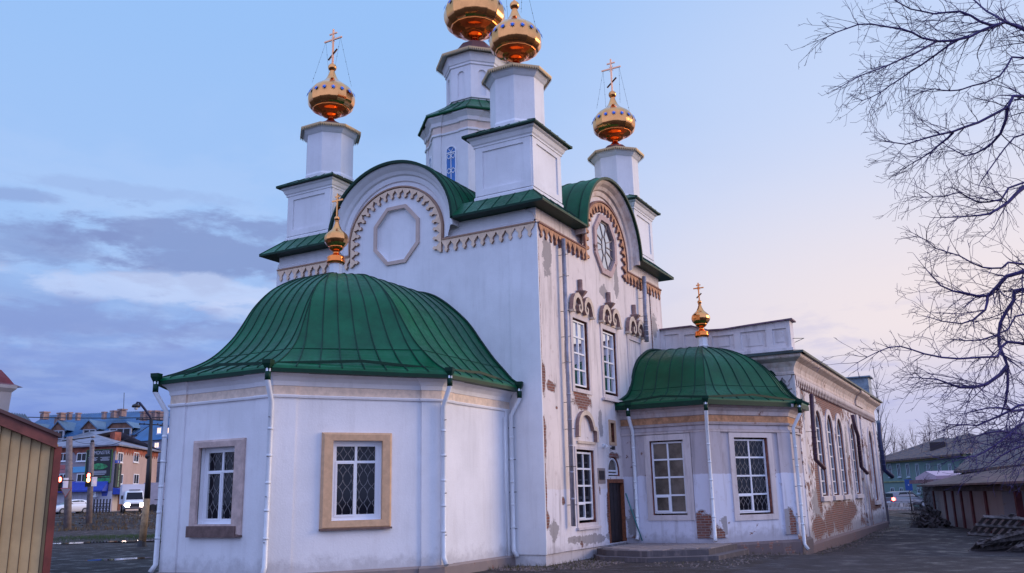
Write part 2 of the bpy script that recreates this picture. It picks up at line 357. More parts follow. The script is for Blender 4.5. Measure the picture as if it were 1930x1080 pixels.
def sweep(bm, path, prof, closed=False, mi=0, flip=1, mis=None):
    """sweep prof [(off, z)] along a plan path (list of (x,y)), mitred; off>0 = to the right of travel * flip"""
    n = len(path); cols = []
    for i in range(n):
        if closed: a, b, c = path[i-1], path[i], path[(i+1) % n]
        else: a, b, c = path[max(0, i-1)], path[i], path[min(n-1, i+1)]
        d1 = Vector((b[0]-a[0], b[1]-a[1])); d2 = Vector((c[0]-b[0], c[1]-b[1]))
        if d1.length < 1e-9: d1 = d2
        if d2.length < 1e-9: d2 = d1
        d1.normalize(); d2.normalize()
        n1 = Vector((d1.y, -d1.x))*flip; n2 = Vector((d2.y, -d2.x))*flip
        mt = n1+n2
        mt = n1 if mt.length < 1e-6 else mt/(mt.dot(n1))
        if mt.length > 3: mt = mt.normalized()*3
        cols.append([bm.verts.new((b[0]+mt.x*o, b[1]+mt.y*o, z)) for o, z in prof])
    rng = range(n) if closed else range(n-1)
    for i in rng:
        A, Bc = cols[i], cols[(i+1) % n]
        for j in range(len(prof)-1):
            f = bm.faces.new((A[j], Bc[j], Bc[j+1], A[j+1])); f.material_index = mis[j] if mis else mi
    return cols
def ngon(r, n, cx, cy, rot=0.): return [(cx+r*cos(rot+2*pi*i/n), cy+r*sin(rot+2*pi*i/n)) for i in range(n)]
def arc2(uc, zc, a, b, t0, t1, n): return [(uc+a*cos(t0+(t1-t0)*i/n), zc+b*sin(t0+(t1-t0)*i/n)) for i in range(n+1)]
CHL = 'large white orthodox church with green roofs, golden onion domes and one peeling side'
church = thing('church', CHL, 'church')
def part(name, bm, m, smooth=False, label=None, parent=None):
    o = link(name, bm, m, church if parent is None else parent, smooth)
    if label: o['label'] = label
    return o
WY, LX = 10.35, 10.8
FE = Fr(0, 0, 0, 1, -1, 0)           # east front, u = y
FN = Fr(0, 0, 1, 0, 0, -1)           # north front, u = x
UCE, UCN, ZC, AR, BR = 5.2, 5.25, 10.42, 2.47, 2.3
# ------------------------------------------------------------------ windows
def window(fr, u0, u1, z0, z1, o, cols, rows, gm, bar=.055, grille=False, sash=None, name='window', label=None, rowz=None, parent=None, fw=None):
    """PVC window whose frame fills the rectangle; o = offset of its front face"""
    fw = fw or bar; bm = B()
    zs = rowz or [z0+(z1-z0)*i/rows for i in range(rows+1)]
    prism(bm, fr, rect(u0, u1, z0, z1), o-.06, o, holes=[rect(u0+fw, u1-fw, z0+fw, z1-fw)])
    for i in range(1, cols):
        u = u0+(u1-u0)*i/cols; fbox(bm, fr, u-bar/2, u+bar/2, z0+fw, z1-fw, o-.055, o-.008)
    for z in zs[1:-1]: fbox(bm, fr, u0+fw, u1-fw, z-bar/2, z+bar/2, o-.05, o-.012)
    if sash:
        a, b, c, d = sash; prism(bm, fr, rect(a, b, c, d), o-.055, o+.012, holes=[rect(a+.045, b-.045, c+.045, d-.045)])
    w = link(name, bm, pvc, parent or church)
    if label: w['label'] = label
    bm = B(); poly(bm, fr, [rect(u0+.02, u1-.02, z0+.02, z1-.02)], o-.045); link('pane', bm, gm, w)
    if grille:
        bm = B(); k = max(2, int(round((u1-u0)/.19))); p = (u1-u0)/k; per = p*1.9
        for i in range(k+1):
            for s in (-1, 1):
                pts = []; steps = int((z1-z0)/per*10)
                for j in range(steps+1):
                    z = z0+fw+(z1-z0-2*fw)*j/steps; uu = u0+p*i+s*p*.5*abs(sin(pi*(z-z0)/per))**.8
                    if (i == 0 and s < 0) or (i == k and s > 0): continue
                    pts.append((uu, z))
                if len(pts) > 1: ribbon(bm, fr, pts, .013, o-.042, o-.034)
        link('grille', bm, wirem, w)
    return w
def arch_window(fr, u0, u1, z0, z1, o, gm, bar=.05, rows=4, cols=2, name='window', parent=None):
    bm = B(); f2 = .05
    prism(bm, fr, archl(u0, u1, z0, z1), o-.06, o, holes=[archl(u0+f2, u1-f2, z0+f2, z1-f2)])
    for i in range(1, cols):
        u = u0+(u1-u0)*i/cols; fbox(bm, fr, u-bar/2, u+bar/2, z0+f2, z1-f2, o-.055, o-.008)
    zz = z1-(u1-u0)/2
    for i in range(1, rows+1):
        z = z0+(zz-z0)*i/rows; fbox(bm, fr, u0+f2, u1-f2, z-bar/2, z+bar/2, o-.05, o-.012)
    w = link(name, bm, pvc, parent or church)
    bm = B(); poly(bm, fr, [archl(u0+.02, u1-.02, z0+.02, z1-.02)], o-.045); link('pane', bm, gm, w)
    return w
# ------------------------------------------------------------------ nave walls
OE = [(5.41, 11.33), (4.76, 11.37), (4.22, 10.72), (4.25, 9.96), (4.79, 9.33), (5.62, 9.32), (6.1, 9.99), (6.09, 10.75)]
def octo(uc, zc, hw, hh, k=.42):
    return [(uc-hw, zc-hh*k), (uc-hw*k, zc-hh), (uc+hw*k, zc-hh), (uc+hw, zc-hh*k), (uc+hw, zc+hh*k), (uc+hw*k, zc+hh), (uc-hw*k, zc+hh), (uc-hw, zc+hh*k)]
def front(fr, uc, length, holes, mname, mats_, reveal=.22):
    top = [(uc+AR*.93*cos(pi*i/28), ZC-.01+(BR-.11)*sin(pi*i/28)) for i in range(29)]
    outline = [(0, 0.), (length, 0.), (length, 10.41)]+top+[(0, 10.41)]
    bm = B(); poly(bm, fr, [outline]+holes, 0.)
    for h in holes: sides(bm, fr, h, -reveal, 0, 1)
    return part(mname, bm, mats_)
oE = octo(5.17, 10.35, .80, .88)
front(FE, UCE, WY, [oE], 'east_wall', [white, white])
bm = B(); poly(bm, FE, [oE], -.07); part('blind_octagon_niche', bm, white)
bm = B()
o2 = octo(5.17, 10.35, .92, 1.00); o3 = octo(5.17, 10.35, .86, .94)
prism(bm, FE, o2, 0, .06, holes=[oE]); part('octagon_moulding', bm, mat('pale_moulding', (.60, .45, .38), .8, noise=.08))
oN = octo(5.25, 10.42, .78, .88)
nholes = [oN, rect(2.28, 3.46, 5.12, 7.36), rect(4.70, 5.86, 5.14, 7.36), rect(2.2, 3.5, 1.05, 3.24), rect(4.60, 5.88, .36, 2.26), archl(4.66, 5.62, 2.46, 3.09), rect(4.9, 5.4, 3.5, 4.26)]
front(FN, UCN, LX, nholes, 'north_wall', [old_n, brickraw], .2)
# far (south and west) walls, plain
bm = B(); face(bm, [(0, WY, 0), (LX, WY, 0), (LX, WY, 10.4), (0, WY, 10.4)])
face(bm, [(LX, 0, 0), (LX, WY, 0), (LX, WY, 10.4), (LX, 0, 10.4)])
poly(bm, Fr(LX, 0, 0, 1, 1, 0), [arc2(UCE, 10.3, AR*.93, BR*.95, 0, pi, 20)]); poly(bm, Fr(0, WY, 1, 0, 0, 1), [arc2(UCN, 10.3, AR*.93, BR*.95, 0, pi, 20)])
part('rear_walls', bm, white)
# corner lesenes
for a_, b_ in ((-.05, .92), (9.45, WY+.05)): bm = B(); fbox(bm, FE, a_, b_, .3, 9.86, 0, .05); part('corner_pilaster', bm, white)
for a_, b_ in ((-.04, 1.05), (9.6, LX+.04)): bm = B(); fbox(bm, FN, a_, b_, .3, 9.86, 0, .04); part('corner_pilaster', bm, old_n)
bm = B(); sweep(bm, [(-.0, 1.0), (0, 0), (LX, 0)], [(.1, -.5), (.1, .27), (.04, .31), (-.05, .31)], flip=-1)
sweep(bm, [(0, 1.2), (0, 0), (.001, 0)], [(.1, -.5), (.1, .27), (.04, .31), (-.05, .31)], flip=-1); part('plinth', bm, stone)
# ------------------------------------------------------------------ toothed frieze
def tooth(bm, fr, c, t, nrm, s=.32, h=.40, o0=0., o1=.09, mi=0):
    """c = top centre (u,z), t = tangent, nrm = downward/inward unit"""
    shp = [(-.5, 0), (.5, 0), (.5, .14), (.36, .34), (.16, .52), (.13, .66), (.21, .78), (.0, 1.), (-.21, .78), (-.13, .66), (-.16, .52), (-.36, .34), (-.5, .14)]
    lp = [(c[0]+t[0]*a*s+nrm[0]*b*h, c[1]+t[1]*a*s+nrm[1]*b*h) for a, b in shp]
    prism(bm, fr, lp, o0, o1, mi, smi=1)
def frieze(fr, uc, length, mats_, name, z=9.86):
    bm = B(); a0 = 1.84; b0 = 1.72; zc = ZC-.2
    P = [(uc+a0, z-.22)]+arc2(uc, zc, a0, b0, 0, pi, 60)+[(uc-a0, z-.22)]
    # arc-length samples
    L = [0.]
    for i in range(1, len(P)): L.append(L[-1]+hypot(P[i][0]-P[i-1][0], P[i][1]-P[i-1][1]))
    k = int(L[-1]/.315); i = 1
    for j in range(k+1):
        s = L[-1]*(j)/k
        while i < len(L)-1 and L[i] < s: i += 1
        f = (s-L[i-1])/(L[i]-L[i-1]); p = (P[i-1][0]+(P[i][0]-P[i-1][0])*f, P[i-1][1]+(P[i][1]-P[i-1][1])*f)
        t = (P[i][0]-P[i-1][0], P[i][1]-P[i-1][1]); h = hypot(*t); t = (t[0]/h, t[1]/h)
        tooth(bm, fr, p, t, (-t[1], t[0]), s=L[-1]/k, h=.34)
    for a, b in ((.02, uc-a0-.02), (uc+a0+.02, length-.02)):
        n = int(round((b-a)/.33)); st = (b-a)/n
        for j in range(n):
            tooth(bm, fr, (a+st*(j+.5), z), (1, 0), (0, -1), s=st, h=.42)
    part(name, bm, mats_)
    bm = B(); bead = [(0.0, z+.02), (uc-a0-.05, z+.02)]+arc2(uc, zc, a0+.05, b0+.05, pi, 0, 40)+[(uc+a0+.05, z+.02), (length, z+.02)]
    ribbon(bm, fr, bead, .05, 0, .12); part('bead_moulding', bm, mats_[1])
side_b = mat('tooth_shadow_side', (.40, .24, .17), .9); side_o = mat('weathered_tooth_shadow_side', (.25, .13, .11), .9)  # brown tooth sides, darker than the faces: shade painted into the colour
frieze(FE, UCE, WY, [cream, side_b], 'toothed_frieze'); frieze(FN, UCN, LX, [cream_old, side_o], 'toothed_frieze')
# ------------------------------------------------------------------ main cornice and arched gables
CP = [(.0, 9.88), (.10, 9.90), (.10, 9.97), (.06, 9.99), (.08, 10.08), (.16, 10.20), (.32, 10.30), (.38, 10.33), (.38, 10.40), (.0, 10.42)]
def cornice(path, m_, flip=-1, prof=CP, name='cornice'):
    bm = B(); sweep(bm, path, prof, flip=flip); return part(name, bm, m_)
cornice([(.0, UCE-2.15), (0, 1.35), (-.07, 1.35), (-.07, -.07), (-.069, -.07)], white)
cornice([(-.07, WY+.07), (-.07, WY-1.35), (0, WY-1.35), (0, UCE+2.15)], white)
cornice([(-.07, -.07), (1.35, -.07), (1.35, 0), (UCN-2.2, 0)], old_t)
cornice([(UCN+2.2, 0), (LX-1.35, 0), (LX-1.35, -.07), (LX+.07, -.07), (LX+.07, 3)], old_t)
def archivolt(fr, uc, m_):
    prof = [(1.92, .0), (1.94, .06), (2.02, .08), (2.10, .09), (2.14, .16), (2.24, .22), (2.32, .32), (2.38, .38), (2.44, .40), (2.46, .38), (2.46, 0)]
    bm = B(); n = 44; cols = []
    for i in range(n+3):
        row = []
        for r, o in prof:
            k = r/2.46
            zb_ = 9.95+.25*smooth(2.08, 2.3, r)
            if i == 0: u, z = uc+AR*k, zb_
            elif i == n+2: u, z = uc-AR*k, zb_
            else:
                t = pi*(i-1)/n; u, z = uc+AR*k*cos(t), ZC+(BR-(2.46-r))*sin(t)-0*(1-sin(t))
            row.append(bm.verts.new(fr.P(u, z, o)))
        cols.append(row)
    for i in range(len(cols)-1):
        for j in range(len(prof)-1): bm.faces.new((cols[i][j], cols[i+1][j], cols[i+1][j+1], cols[i][j+1])).smooth = False
    part('arched_gable_moulding', bm, m_)
archivolt(FE, UCE, white); archivolt(FN, UCN, old_t)
# barrel roofs
def barrel(fr, uc, depth, o0=.50):
    bm = B(); a, b = AR+.06, BR+.06
    P = [(uc+a, ZC-.04)]+arc2(uc, ZC, a, b, 0, pi, 40)+[(uc-a, ZC-.04)]; I = [(uc+a-.09, ZC-.04)]+arc2(uc, ZC, a-.09, b-.09, 0, pi, 40)+[(uc-a+.09, ZC-.04)]
    for i in range(len(P)-1):
        f = face(bm, [fr.P(*P[i], o0), fr.P(*P[i+1], o0), fr.P(*P[i+1], -depth), fr.P(*P[i], -depth)]); f.smooth = True
        face(bm, [fr.P(*P[i], o0), fr.P(*P[i+1], o0), fr.P(*I[i+1], o0), fr.P(*I[i], o0)], 1)
        face(bm, [fr.P(*I[i], o0), fr.P(*I[i+1], o0), fr.P(*I[i+1], -.0), fr.P(*I[i], -.0)], 1)
    bmesh.ops.remove_doubles(bm, verts=bm.verts, dist=1e-4)
    r = part('barrel_roof', bm, [green, greend])
    k = 0
    o = o0-.3
    while o > -depth+.2:
        sb = B(); pts = [fr.P(u, z, o) for u, z in [(uc+a+.012, ZC)]+arc2(uc, ZC, a+.012, b+.012, 0, pi, 28)]
        tube(sb, pts, .018, 4); s_ = link('seam', sb, greend, r); o -= .52
barrel(FE, UCE, 11.3); barrel(FN, UCN, 10.9)
# eave roofs round the four corners
def corner_roof(x0, x1, y0, y1, sx_, sy_):
    """outer corner at (x0,y0); inner edges x1,y1"""
    bm = B(); e, t = .50, .14; z0, z1 = 10.44, 11.02
    ox, oy = x0-sx_*e, y0-sy_*e; ix, iy = x0+sx_*t, y0+sy_*t
    face(bm, [(ox, oy, z0), (x1, oy, z0), (x1, iy, z1), (ix, iy, z1)]); face(bm, [(ox, oy, z0), (ix, iy, z1), (ix, y1, z1), (ox, y1, z0)])
    face(bm, [(ix, iy, z1), (x1, iy, z1), (x1, y1, z1), (ix, y1, z1)])
    face(bm, [(ox, oy, z0), (x1, oy, z0), (x1, oy, z0-.07), (ox, oy, z0-.07)], 1); face(bm, [(ox, oy, z0), (ox, y1, z0), (ox, y1, z0-.07), (ox, oy, z0-.07)], 1)
    face(bm, [(ox, oy, z0-.07), (x1, oy, z0-.07), (x1, y0, z0-.07), (x0, y0, z0-.07)], 1); face(bm, [(ox, oy, z0-.07), (x0, y0, z0-.07), (x0, y1, z0-.07), (ox, y1, z0-.07)], 1)
    r = part('eave_roof', bm, [green, greend])
    k = 0
    sb = B()
    for i in range(6):
        f = .25+.5*i
        if f < abs(x1-x0): tube(sb, [(x0+sx_*f, oy, z0+.01), (x0+sx_*f, iy, z1+.01)], .014, 4)
        if f < abs(y1-y0): tube(sb, [(ox, y0+sy_*f, z0+.01), (ix, y0+sy_*f, z1+.01)], .014, 4)
    tube(sb, [(ox, oy, z0+.01), (ix, iy, z1+.01)], .016, 4)
    link('seam', sb, greend, r)
corner_roof(0, UCN-AR-.02, 0, UCE-AR-.02, 1, 1); corner_roof(0, UCN-AR-.02, WY, UCE+AR+.02, 1, -1)
corner_roof(LX, UCN+AR+.02, 0, UCE-AR-.02, -1, 1); corner_roof(LX, UCN+AR+.02, WY, UCE+AR+.02, -1, -1)
# ------------------------------------------------------------------ onion domes
GP = [(.115, .29), (.22, .32), (.31, .36), (.365, .41), (.39, .46), (.43, .475), (.455, .50), (.54, .515), (.65, .565), (.75, .63), (.83, .73), (.872, .84), (.885, .95), (.885, 1.06), (.865, 1.17), (.825, 1.28), (.76, 1.39), (.67, 1.49), (.55, 1.59), (.42, 1.68), (.30, 1.78), (.215, 1.90), (.16, 2.02), (.12, 2.13), (.085, 2.25)]
_g = GP[:8]
for _i in range(8, len(GP)-1):
    _a, _b, _c, _d = GP[_i-1], GP[_i], GP[_i+1], GP[min(len(GP)-1, _i+2)]; _g.append(_b)
    _g.append(tuple(.5*(_b[k]+_c[k])+(-_a[k]+_b[k]+_c[k]-_d[k])/16 for k in (0, 1)))
GP = _g+[GP[-1]]
def cross(bm, x, y, z0, h, w=.045, diag=True):
    """orthodox cross facing east, bars along y"""
    t = w*.45
    box(bm, x-t, x+t, y-w/2, y+w/2, z0, z0+h); b = h*.29
    zb = z0+h*.70; box(bm, x-t*.9, x+t*.9, y-b, y+b, zb-w/2, zb+w/2)
    zt = z0+h*.87; box(bm, x-t*.8, x+t*.8, y-b*.42, y+b*.42, zt-w*.45, zt+w*.45)
    zl = z0+h*.27; f = Fr(x, y, 0, 1, -1, 0); ribbon(bm, f, [(-b*.5, zl+b*.42), (b*.5, zl-b*.42)], w, -t*.7, t*.7)
    ribbon(bm, f, [(b*.5, zl-b*.42), (-b*.5, zl+b*.42)], w, -t*.7, t*.7)
def onion(x, y, z0, s=1., n=16, stars=True, wires=True, ss=1., label=None):
    """golden dome standing at z0"""
    bm = B(); lathe(bm, [(r*s, z0+z*s) for r, z in GP], x, y, n, pi/n, sharp=True)
    bmesh.ops.recalc_face_normals(bm, faces=bm.faces)
    d = part('onion_dome', bm, gold)
    if label: d['label'] = label
    bm = B(); lathe(bm, [(.42*s, z0-.05*s), (.40*s, z0), (.30*s, z0+.05*s), (.20*s, z0+.13*s), (.12*s, z0+.22*s), (.095*s, z0+.32*s), (.12*s, z0+.34*s)], x, y, 24); link('dome_foot', bm, copper_refl, d)
    bm = B(); lathe(bm, [(r*s*1.002+.004, z0+z*s) for r, z in GP[:10]]+[(.62*s, z0+.60*s)], x, y, n, pi/n, sharp=True); link('dome_bowl_reflection', bm, copper_refl, d)  # orange reflection under the dome, painted as a coloured shell over the gold
    bm = B(); bmesh.ops.create_uvsphere(bm, u_segments=20, v_segments=12, radius=.165*s, matrix=Matrix.Translation((x, y, z0+2.37*s)))
    lathe(bm, [(.08*s, z0+2.16*s), (.10*s, z0+2.19*s), (.08*s, z0+2.24*s)], x, y, 16); link('ball_finial', bm, gold, d, smooth=True)
    zc = z0+2.52*s; h = 1.48*s
    bm = B(); cross(bm, x, y, zc, h, .058*s)
    for i in range(10):
        t = 2*pi*i/10+.3; rr = .15*s; c0 = zc+h*.70
        tube(bm, [(x, y+cos(t)*.05*s, c0+sin(t)*.05*s), (x, y+cos(t)*rr, c0+sin(t)*rr)], .008*s, 4)
    link('cross', bm, goldr, d)
    if wires:
        bm = B()
        for sy in (-1, 1):
            for sxx in (-1, 1):
                a = Vector((x, y+sy*.36*s, zc+h*.70)); b = Vector((x+sxx*.52*s, y+sy*.52*s, z0+1.66*s)); tube(bm, [a, b], .0045, 4)
                for f in (.25, .5, .75, .9): bmesh.ops.create_icosphere(bm, subdivisions=1, radius=.016, matrix=Matrix.Translation(a.lerp(b, f)))
        link('guy_chain', bm, dark, d)
    if stars:
        for i in range(n):
            t = 2*pi*(i+.5)/n+pi/n
            t = 2*pi*i/n+2*pi/n
            if cos(t-(pi+.5)) < -.25: continue
            rr = .868*s*cos(pi/n)+.016; zz = z0+1.17*s; fr = Fr(x+rr*cos(t), y+rr*sin(t), -sin(t), cos(t), cos(t), sin(t))
            lp = []
            for k in range(16):
                q = 2*pi*k/16; r_ = (.112 if k % 2 == 0 else .045)*s*ss; lp.append((r_*cos(q), zz+r_*sin(q)))
            bm = B()
            vs = [fr.P(u, z_, .012-(z_-zz)*.42) for u, z_ in lp]; c0 = fr.P(0, zz, .04)
            for k in range(16): face(bm, [vs[k], vs[(k+1) % 16], c0])
            link('star', bm, starb, d, recalc=False)
    return d
def cap(x, y, zr, R, h, foot, rot, n=8, fr_=True):
    """octagonal hood: eave corner radius R at zr, rising h to radius foot"""
    bm = B(); lathe(bm, [(R, zr), (R*.99, zr+.05), (R*.55, zr+h*.55), (foot, zr+h)], x, y, n, rot, cap=False, sm=False, mi=0)
    lathe(bm, [(R-.015, zr), (R*.72, zr+.03)], x, y, n, rot, cap=False, sm=False, mi=1)
    c_ = part('hood_roof', bm, [fdark, soff])
    bm = B(); V = ngon(R, n, x, y, rot)
    for i in range(n):
        a, b = V[i], V[(i+1) % n]; L = hypot(b[0]-a[0], b[1]-a[1]); mx, my = (a[0]+b[0])/2-x, (a[1]+b[1])/2-y
        fr = Fr(a[0], a[1], b[0]-a[0], b[1]-a[1], mx, my)
        fbox(bm, fr, 0, L, zr-.01, zr+.045, .0, .012); k = int(L/.075)
        for j in range(k):
            u = L*(j+.5)/k; w = L/k*.42; prism(bm, fr, [(u-w, zr-.005), (u-w*.5, zr-.05), (u, zr-.11), (u+w*.5, zr-.05), (u+w, zr-.005)], .0, .010)
    link('fretwork_fascia', bm, fasc, c_); return c_
def corner_tower(cx, cy, k, zo):
    """square pedestal, green skirt roof, octagonal drum, hood and dome; k scales the heights above the nave roof"""
    Z = lambda z: 10.95+(z-10.95)*k+zo
    s = 1.0; bm = B(); zb = Z(13.0)
    box(bm, cx-s, cx+s, cy-s, cy+s, 10.6, zb)
    fr4 = [Fr(cx-s, cy-s, 0, 1, -1, 0), Fr(cx-s, cy-s, 1, 0, 0, -1), Fr(cx+s, cy-s, 0, 1, 1, 0), Fr(cx-s, cy+s, 1, 0, 0, 1)]
    sweep(bm, [(cx-s, cy-s), (cx+s, cy-s), (cx+s, cy+s), (cx-s, cy+s)], [(0, 11.0), (.06, 11.0), (.06, 11.08), (.0, 11.14)], closed=True)
    for f in fr4:      # raised border leaves a sunk panel
        prism(bm, f, rect(0, 2*s, 11.14, zb-.34), 0, .045, holes=[rect(.26, 2*s-.26, 11.34, zb-.5)])
    sweep(bm, [(cx-s, cy-s), (cx+s, cy-s), (cx+s, cy+s), (cx-s, cy+s)], [(0, zb-.36), (.07, zb-.34), (.07, zb-.28), (.11, zb-.24), (.16, zb-.12), (.22, zb-.08), (.22, zb+.01), (0, zb+.01)], closed=True)
    t = part('corner_tower', bm, white)
    e = s+.34; z0 = zb+.03; z1 = z0+.32; bm = B()
    a = [(cx-e, cy-e, z0), (cx+e, cy-e, z0), (cx+e, cy+e, z0), (cx-e, cy+e, z0)]; q = .78
    b = [(cx-q, cy-q, z1), (cx+q, cy-q, z1), (cx+q, cy+q, z1), (cx-q, cy+q, z1)]
    for i in range(4):
        j = (i+1) % 4; face(bm, [a[i], a[j], b[j], b[i]]); d = Vector((0, 0, -.055))
        face(bm, [a[i], a[j], Vector(a[j])+d, Vector(a[i])+d], 1)
    face(bm, b); face(bm, [Vector(p)+Vector((0, 0, -.055)) for p in a], 1)
    r = link('tower_roof', bm, [green, greend], t)
    sb = B()
    for i in range(4):
        j = (i+1) % 4; A0, A1, B0, B1 = map(Vector, (a[i], a[j], b[i], b[j])); up = Vector((0, 0, .012))
        tube(sb, [A0+up, B0+up], .016, 4)
        for f in (.2, .4, .6, .8): tube(sb, [A0.lerp(A1, f)+up, B0.lerp(B1, .5+(f-.5)*1.0)+up], .012, 4)
    link('roof_seam', sb, greend, t)
    bm = B(); R = .90; rot = pi/8; zt = Z(15.12)
    lathe(bm, [(R+.04, z0), (R+.04, z1+.06), (R+.0, z1+.14), (R, zt-.12), (R+.05, zt-.08), (R+.12, zt), (R+.16, zt+.1)], cx, cy, 8, rot, sm=False)
    link('tower_drum', bm, white, t)
    cap(cx, cy, Z(15.24), 1.17, Z(15.66)-Z(15.24), .42, rot)
    onion(cx, cy, Z(15.66), 1.0*(1+(k-1)*.3))
corner_tower(1.17, 1.17, 1.0, .12); corner_tower(1.17, 9.17, 1.0, 0.); corner_tower(9.75, 1.15, 1.06, 0.05); corner_tower(9.65, 9.2, 1.04, 0.)
# central tower
cx, cy = 5.2, 5.2; rot = pi/8
def jog(V, pw, pd, cx, cy):
    """octagon path with proud corner pilasters"""
    n = len(V); out = []
    for i in range(n):
        a, b, c_ = V[i-1], V[i], V[(i+1) % n]
        def un(p, q): L = hypot(q[0]-p[0], q[1]-p[1]); return ((q[0]-p[0])/L, (q[1]-p[1])/L)
        d1 = un(b, a); d2 = un(b, c_)
        m1 = ((a[0]+b[0])/2-cx, (a[1]+b[1])/2-cy); h = hypot(*m1); n1 = (m1[0]/h, m1[1]/h)
        m2 = ((c_[0]+b[0])/2-cx, (c_[1]+b[1])/2-cy); h = hypot(*m2); n2 = (m2[0]/h, m2[1]/h)
        mt = (n1[0]+n2[0], n1[1]+n2[1]); k = 1/(mt[0]*n1[0]+mt[1]*n1[1])
        p1 = (b[0]+d1[0]*pw, b[1]+d1[1]*pw); p2 = (b[0]+d2[0]*pw, b[1]+d2[1]*pw)
        out += [p1, (p1[0]+n1[0]*pd, p1[1]+n1[1]*pd), (b[0]+mt[0]*k*pd, b[1]+mt[1]*k*pd), (p2[0]+n2[0]*pd, p2[1]+n2[1]*pd), p2]
    return out
V = ngon(1.97, 8, cx, cy, rot); JP = jog(V, .32, .05, cx, cy)
bm = B(); sweep(bm, JP, [(0, 11.8), (0, 15.18)], closed=True)
for i in range(8):
    a, b = V[i], V[(i+1) % 8]
ct = part('central_tower', bm, white)
bm = B(); sweep(bm, JP, [(0, 15.18), (.05, 15.2), (.05, 15.27), (.0, 15.3)], closed=True)
sweep(bm, JP, [(.01, 15.56), (.06, 15.58), (.08, 15.72), (.18, 15.84), (.22, 15.88), (.22, 15.96), (0, 15.98)], closed=True)
link('cornice', bm, white, ct); bm = B(); sweep(bm, JP, [(.004, 15.29), (.004, 15.58)], closed=True); link('beige_band', bm, mat('pale_beige', (.72, .58, .50), .85, noise=.08), ct)
bm = B(); lathe(bm, [(2.3, 15.92), (2.36, 15.95), (2.36, 16.0), (1.95, 16.25), (1.5, 16.56), (1.18, 16.82), (.9, 16.9)], cx, cy, 8, rot, cap=False, sm=False); link('skirt_roof', bm, green, ct)
sb = B()
for i in range(8):
    for f in (0, .33, .67):
        p = []
        for r_, z_ in ((2.36, 16.01), (1.95, 16.26), (1.5, 16.57), (1.18, 16.83)):
            vv = ngon(r_, 8, cx, cy, rot); q = Vector(vv[i]).lerp(Vector(vv[(i+1) % 8]), f); p.append((q.x, q.y, z_+.01))
        tube(sb, p, .014, 4)
link('roof_seam', sb, greend, ct)
for i in range(8):
    a, b = V[i], V[(i+1) % 8]; t_ = atan2((a[1]+b[1])/2-cy, (a[0]+b[0])/2-cx)
    if cos(t_-(pi+.55)) < -.1: continue
    ap = 1.97*cos(pi/8); fr = Fr(cx+ap*cos(t_), cy+ap*sin(t_), -sin(t_), cos(t_), cos(t_), sin(t_))
    bm = B(); prism(bm, fr, archl(-.24, .24, 12.85, 14.72), .0, .035, holes=[archl(-.19, .19, 12.9, 14.67)])
    fbox(bm, fr, -.19, .19, 14.42, 14.46, .012, .03)
    fbox(bm, fr, -.014, .014, 12.9, 14.42, .012, .028)
    for k in range(3):
        zc_ = 14.30-.58*k
        for s in (-1, 1):
            ribbon(bm, fr, [(s*.0, zc_), (s*.095, zc_+.11)], .026, .012, .026); ribbon(bm, fr, [(s*.095, zc_+.11), (s*.19, zc_)], .026, .012, .026)
            ribbon(bm, fr, [(s*.0, zc_), (s*.095, zc_-.11)], .026, .012, .026); ribbon(bm, fr, [(s*.095, zc_-.11), (s*.19, zc_)], .026, .012, .026)
    for s in (-1, 1): ribbon(bm, fr, [(0, 14.46), (s*.12, 14.62)], .02, .012, .026)
    w = part('lattice_window', bm, pvc); bm = B(); poly(bm, fr, [archl(-.2, .2, 12.88, 14.68)], .008); link('pane', bm, bluew, w)
V2 = ngon(1.19, 8, cx, cy, rot)
bm = B(); lathe(bm, [(1.12, 16.8), (1.12, 18.5)], cx, cy, 8, rot, sm=False, cap=False)
for i in range(8):
    a, b = V2[i], V2[(i+1) % 8]; L = hypot(b[0]-a[0], b[1]-a[1]); fr = Fr(a[0], a[1], b[0]-a[0], b[1]-a[1], (a[0]+b[0])/2-cx, (a[1]+b[1])/2-cy)
    prism(bm, fr, rect(0, L, 16.9, 18.28), -.06, 0, holes=[archl(L/2-.155, L/2+.155, 17.0, 18.1)])
lathe(bm, [(1.19, 18.28), (1.24, 18.3), (1.24, 18.38), (1.28, 18.42), (1.33, 18.6), (1.36, 18.76)], cx, cy, 8, rot, sm=False)
link('upper_drum', bm, [white], ct)
cap(cx, cy, 18.80, 1.60, .85, .60, rot)
onion(cx, cy, 19.62, 1.42, ss=.85)
# ------------------------------------------------------------------ north front details
wN1 = window(FN, 2.36, 3.33, 5.22, 7.31, -.05, 2, 4, glass_n, name='window', bar=.05)
wN2 = window(FN, 4.77, 5.77, 5.24, 7.30, -.05, 2, 4, glass_n, name='window', bar=.05)
wN3 = window(FN, 2.27, 3.43, 1.13, 3.17, -.05, 2, 4, glass, name='window', sash=(2.32, 2.84, 1.17, 1.63))
arch_window(FN, 4.72, 5.56, 2.5, 3.05, -.04, glass_c, rows=1, cols=1)
bm = B(); prism(bm, FN, oN, -.06, .0, holes=[octo(5.25, 10.42, .72, .82)])
inn = octo(5.25, 10.42, .17, .34); outn = octo(5.25, 10.42, .72, .82)
ribbon(bm, FN, inn+[inn[0]], .04, -.04, 0)
for i in range(8):
    ribbon(bm, FN, [inn[i], outn[i]], .036, -.04, 0)
ribbon(bm, FN, [(5.25-.17, 10.42), (5.25-.72, 10.42)], .03, -.04, 0); ribbon(bm, FN, [(5.25+.17, 10.42), (5.25+.72, 10.42)], .03, -.04, 0)
w = part('octagon_window', bm, mat('octagon_glazing_bar', (.20, .17, .18), .6)); bm = B(); poly(bm, FN, [octo(5.25, 10.42, .77, .87)], -.02); link('pane', bm, glass_b, w)
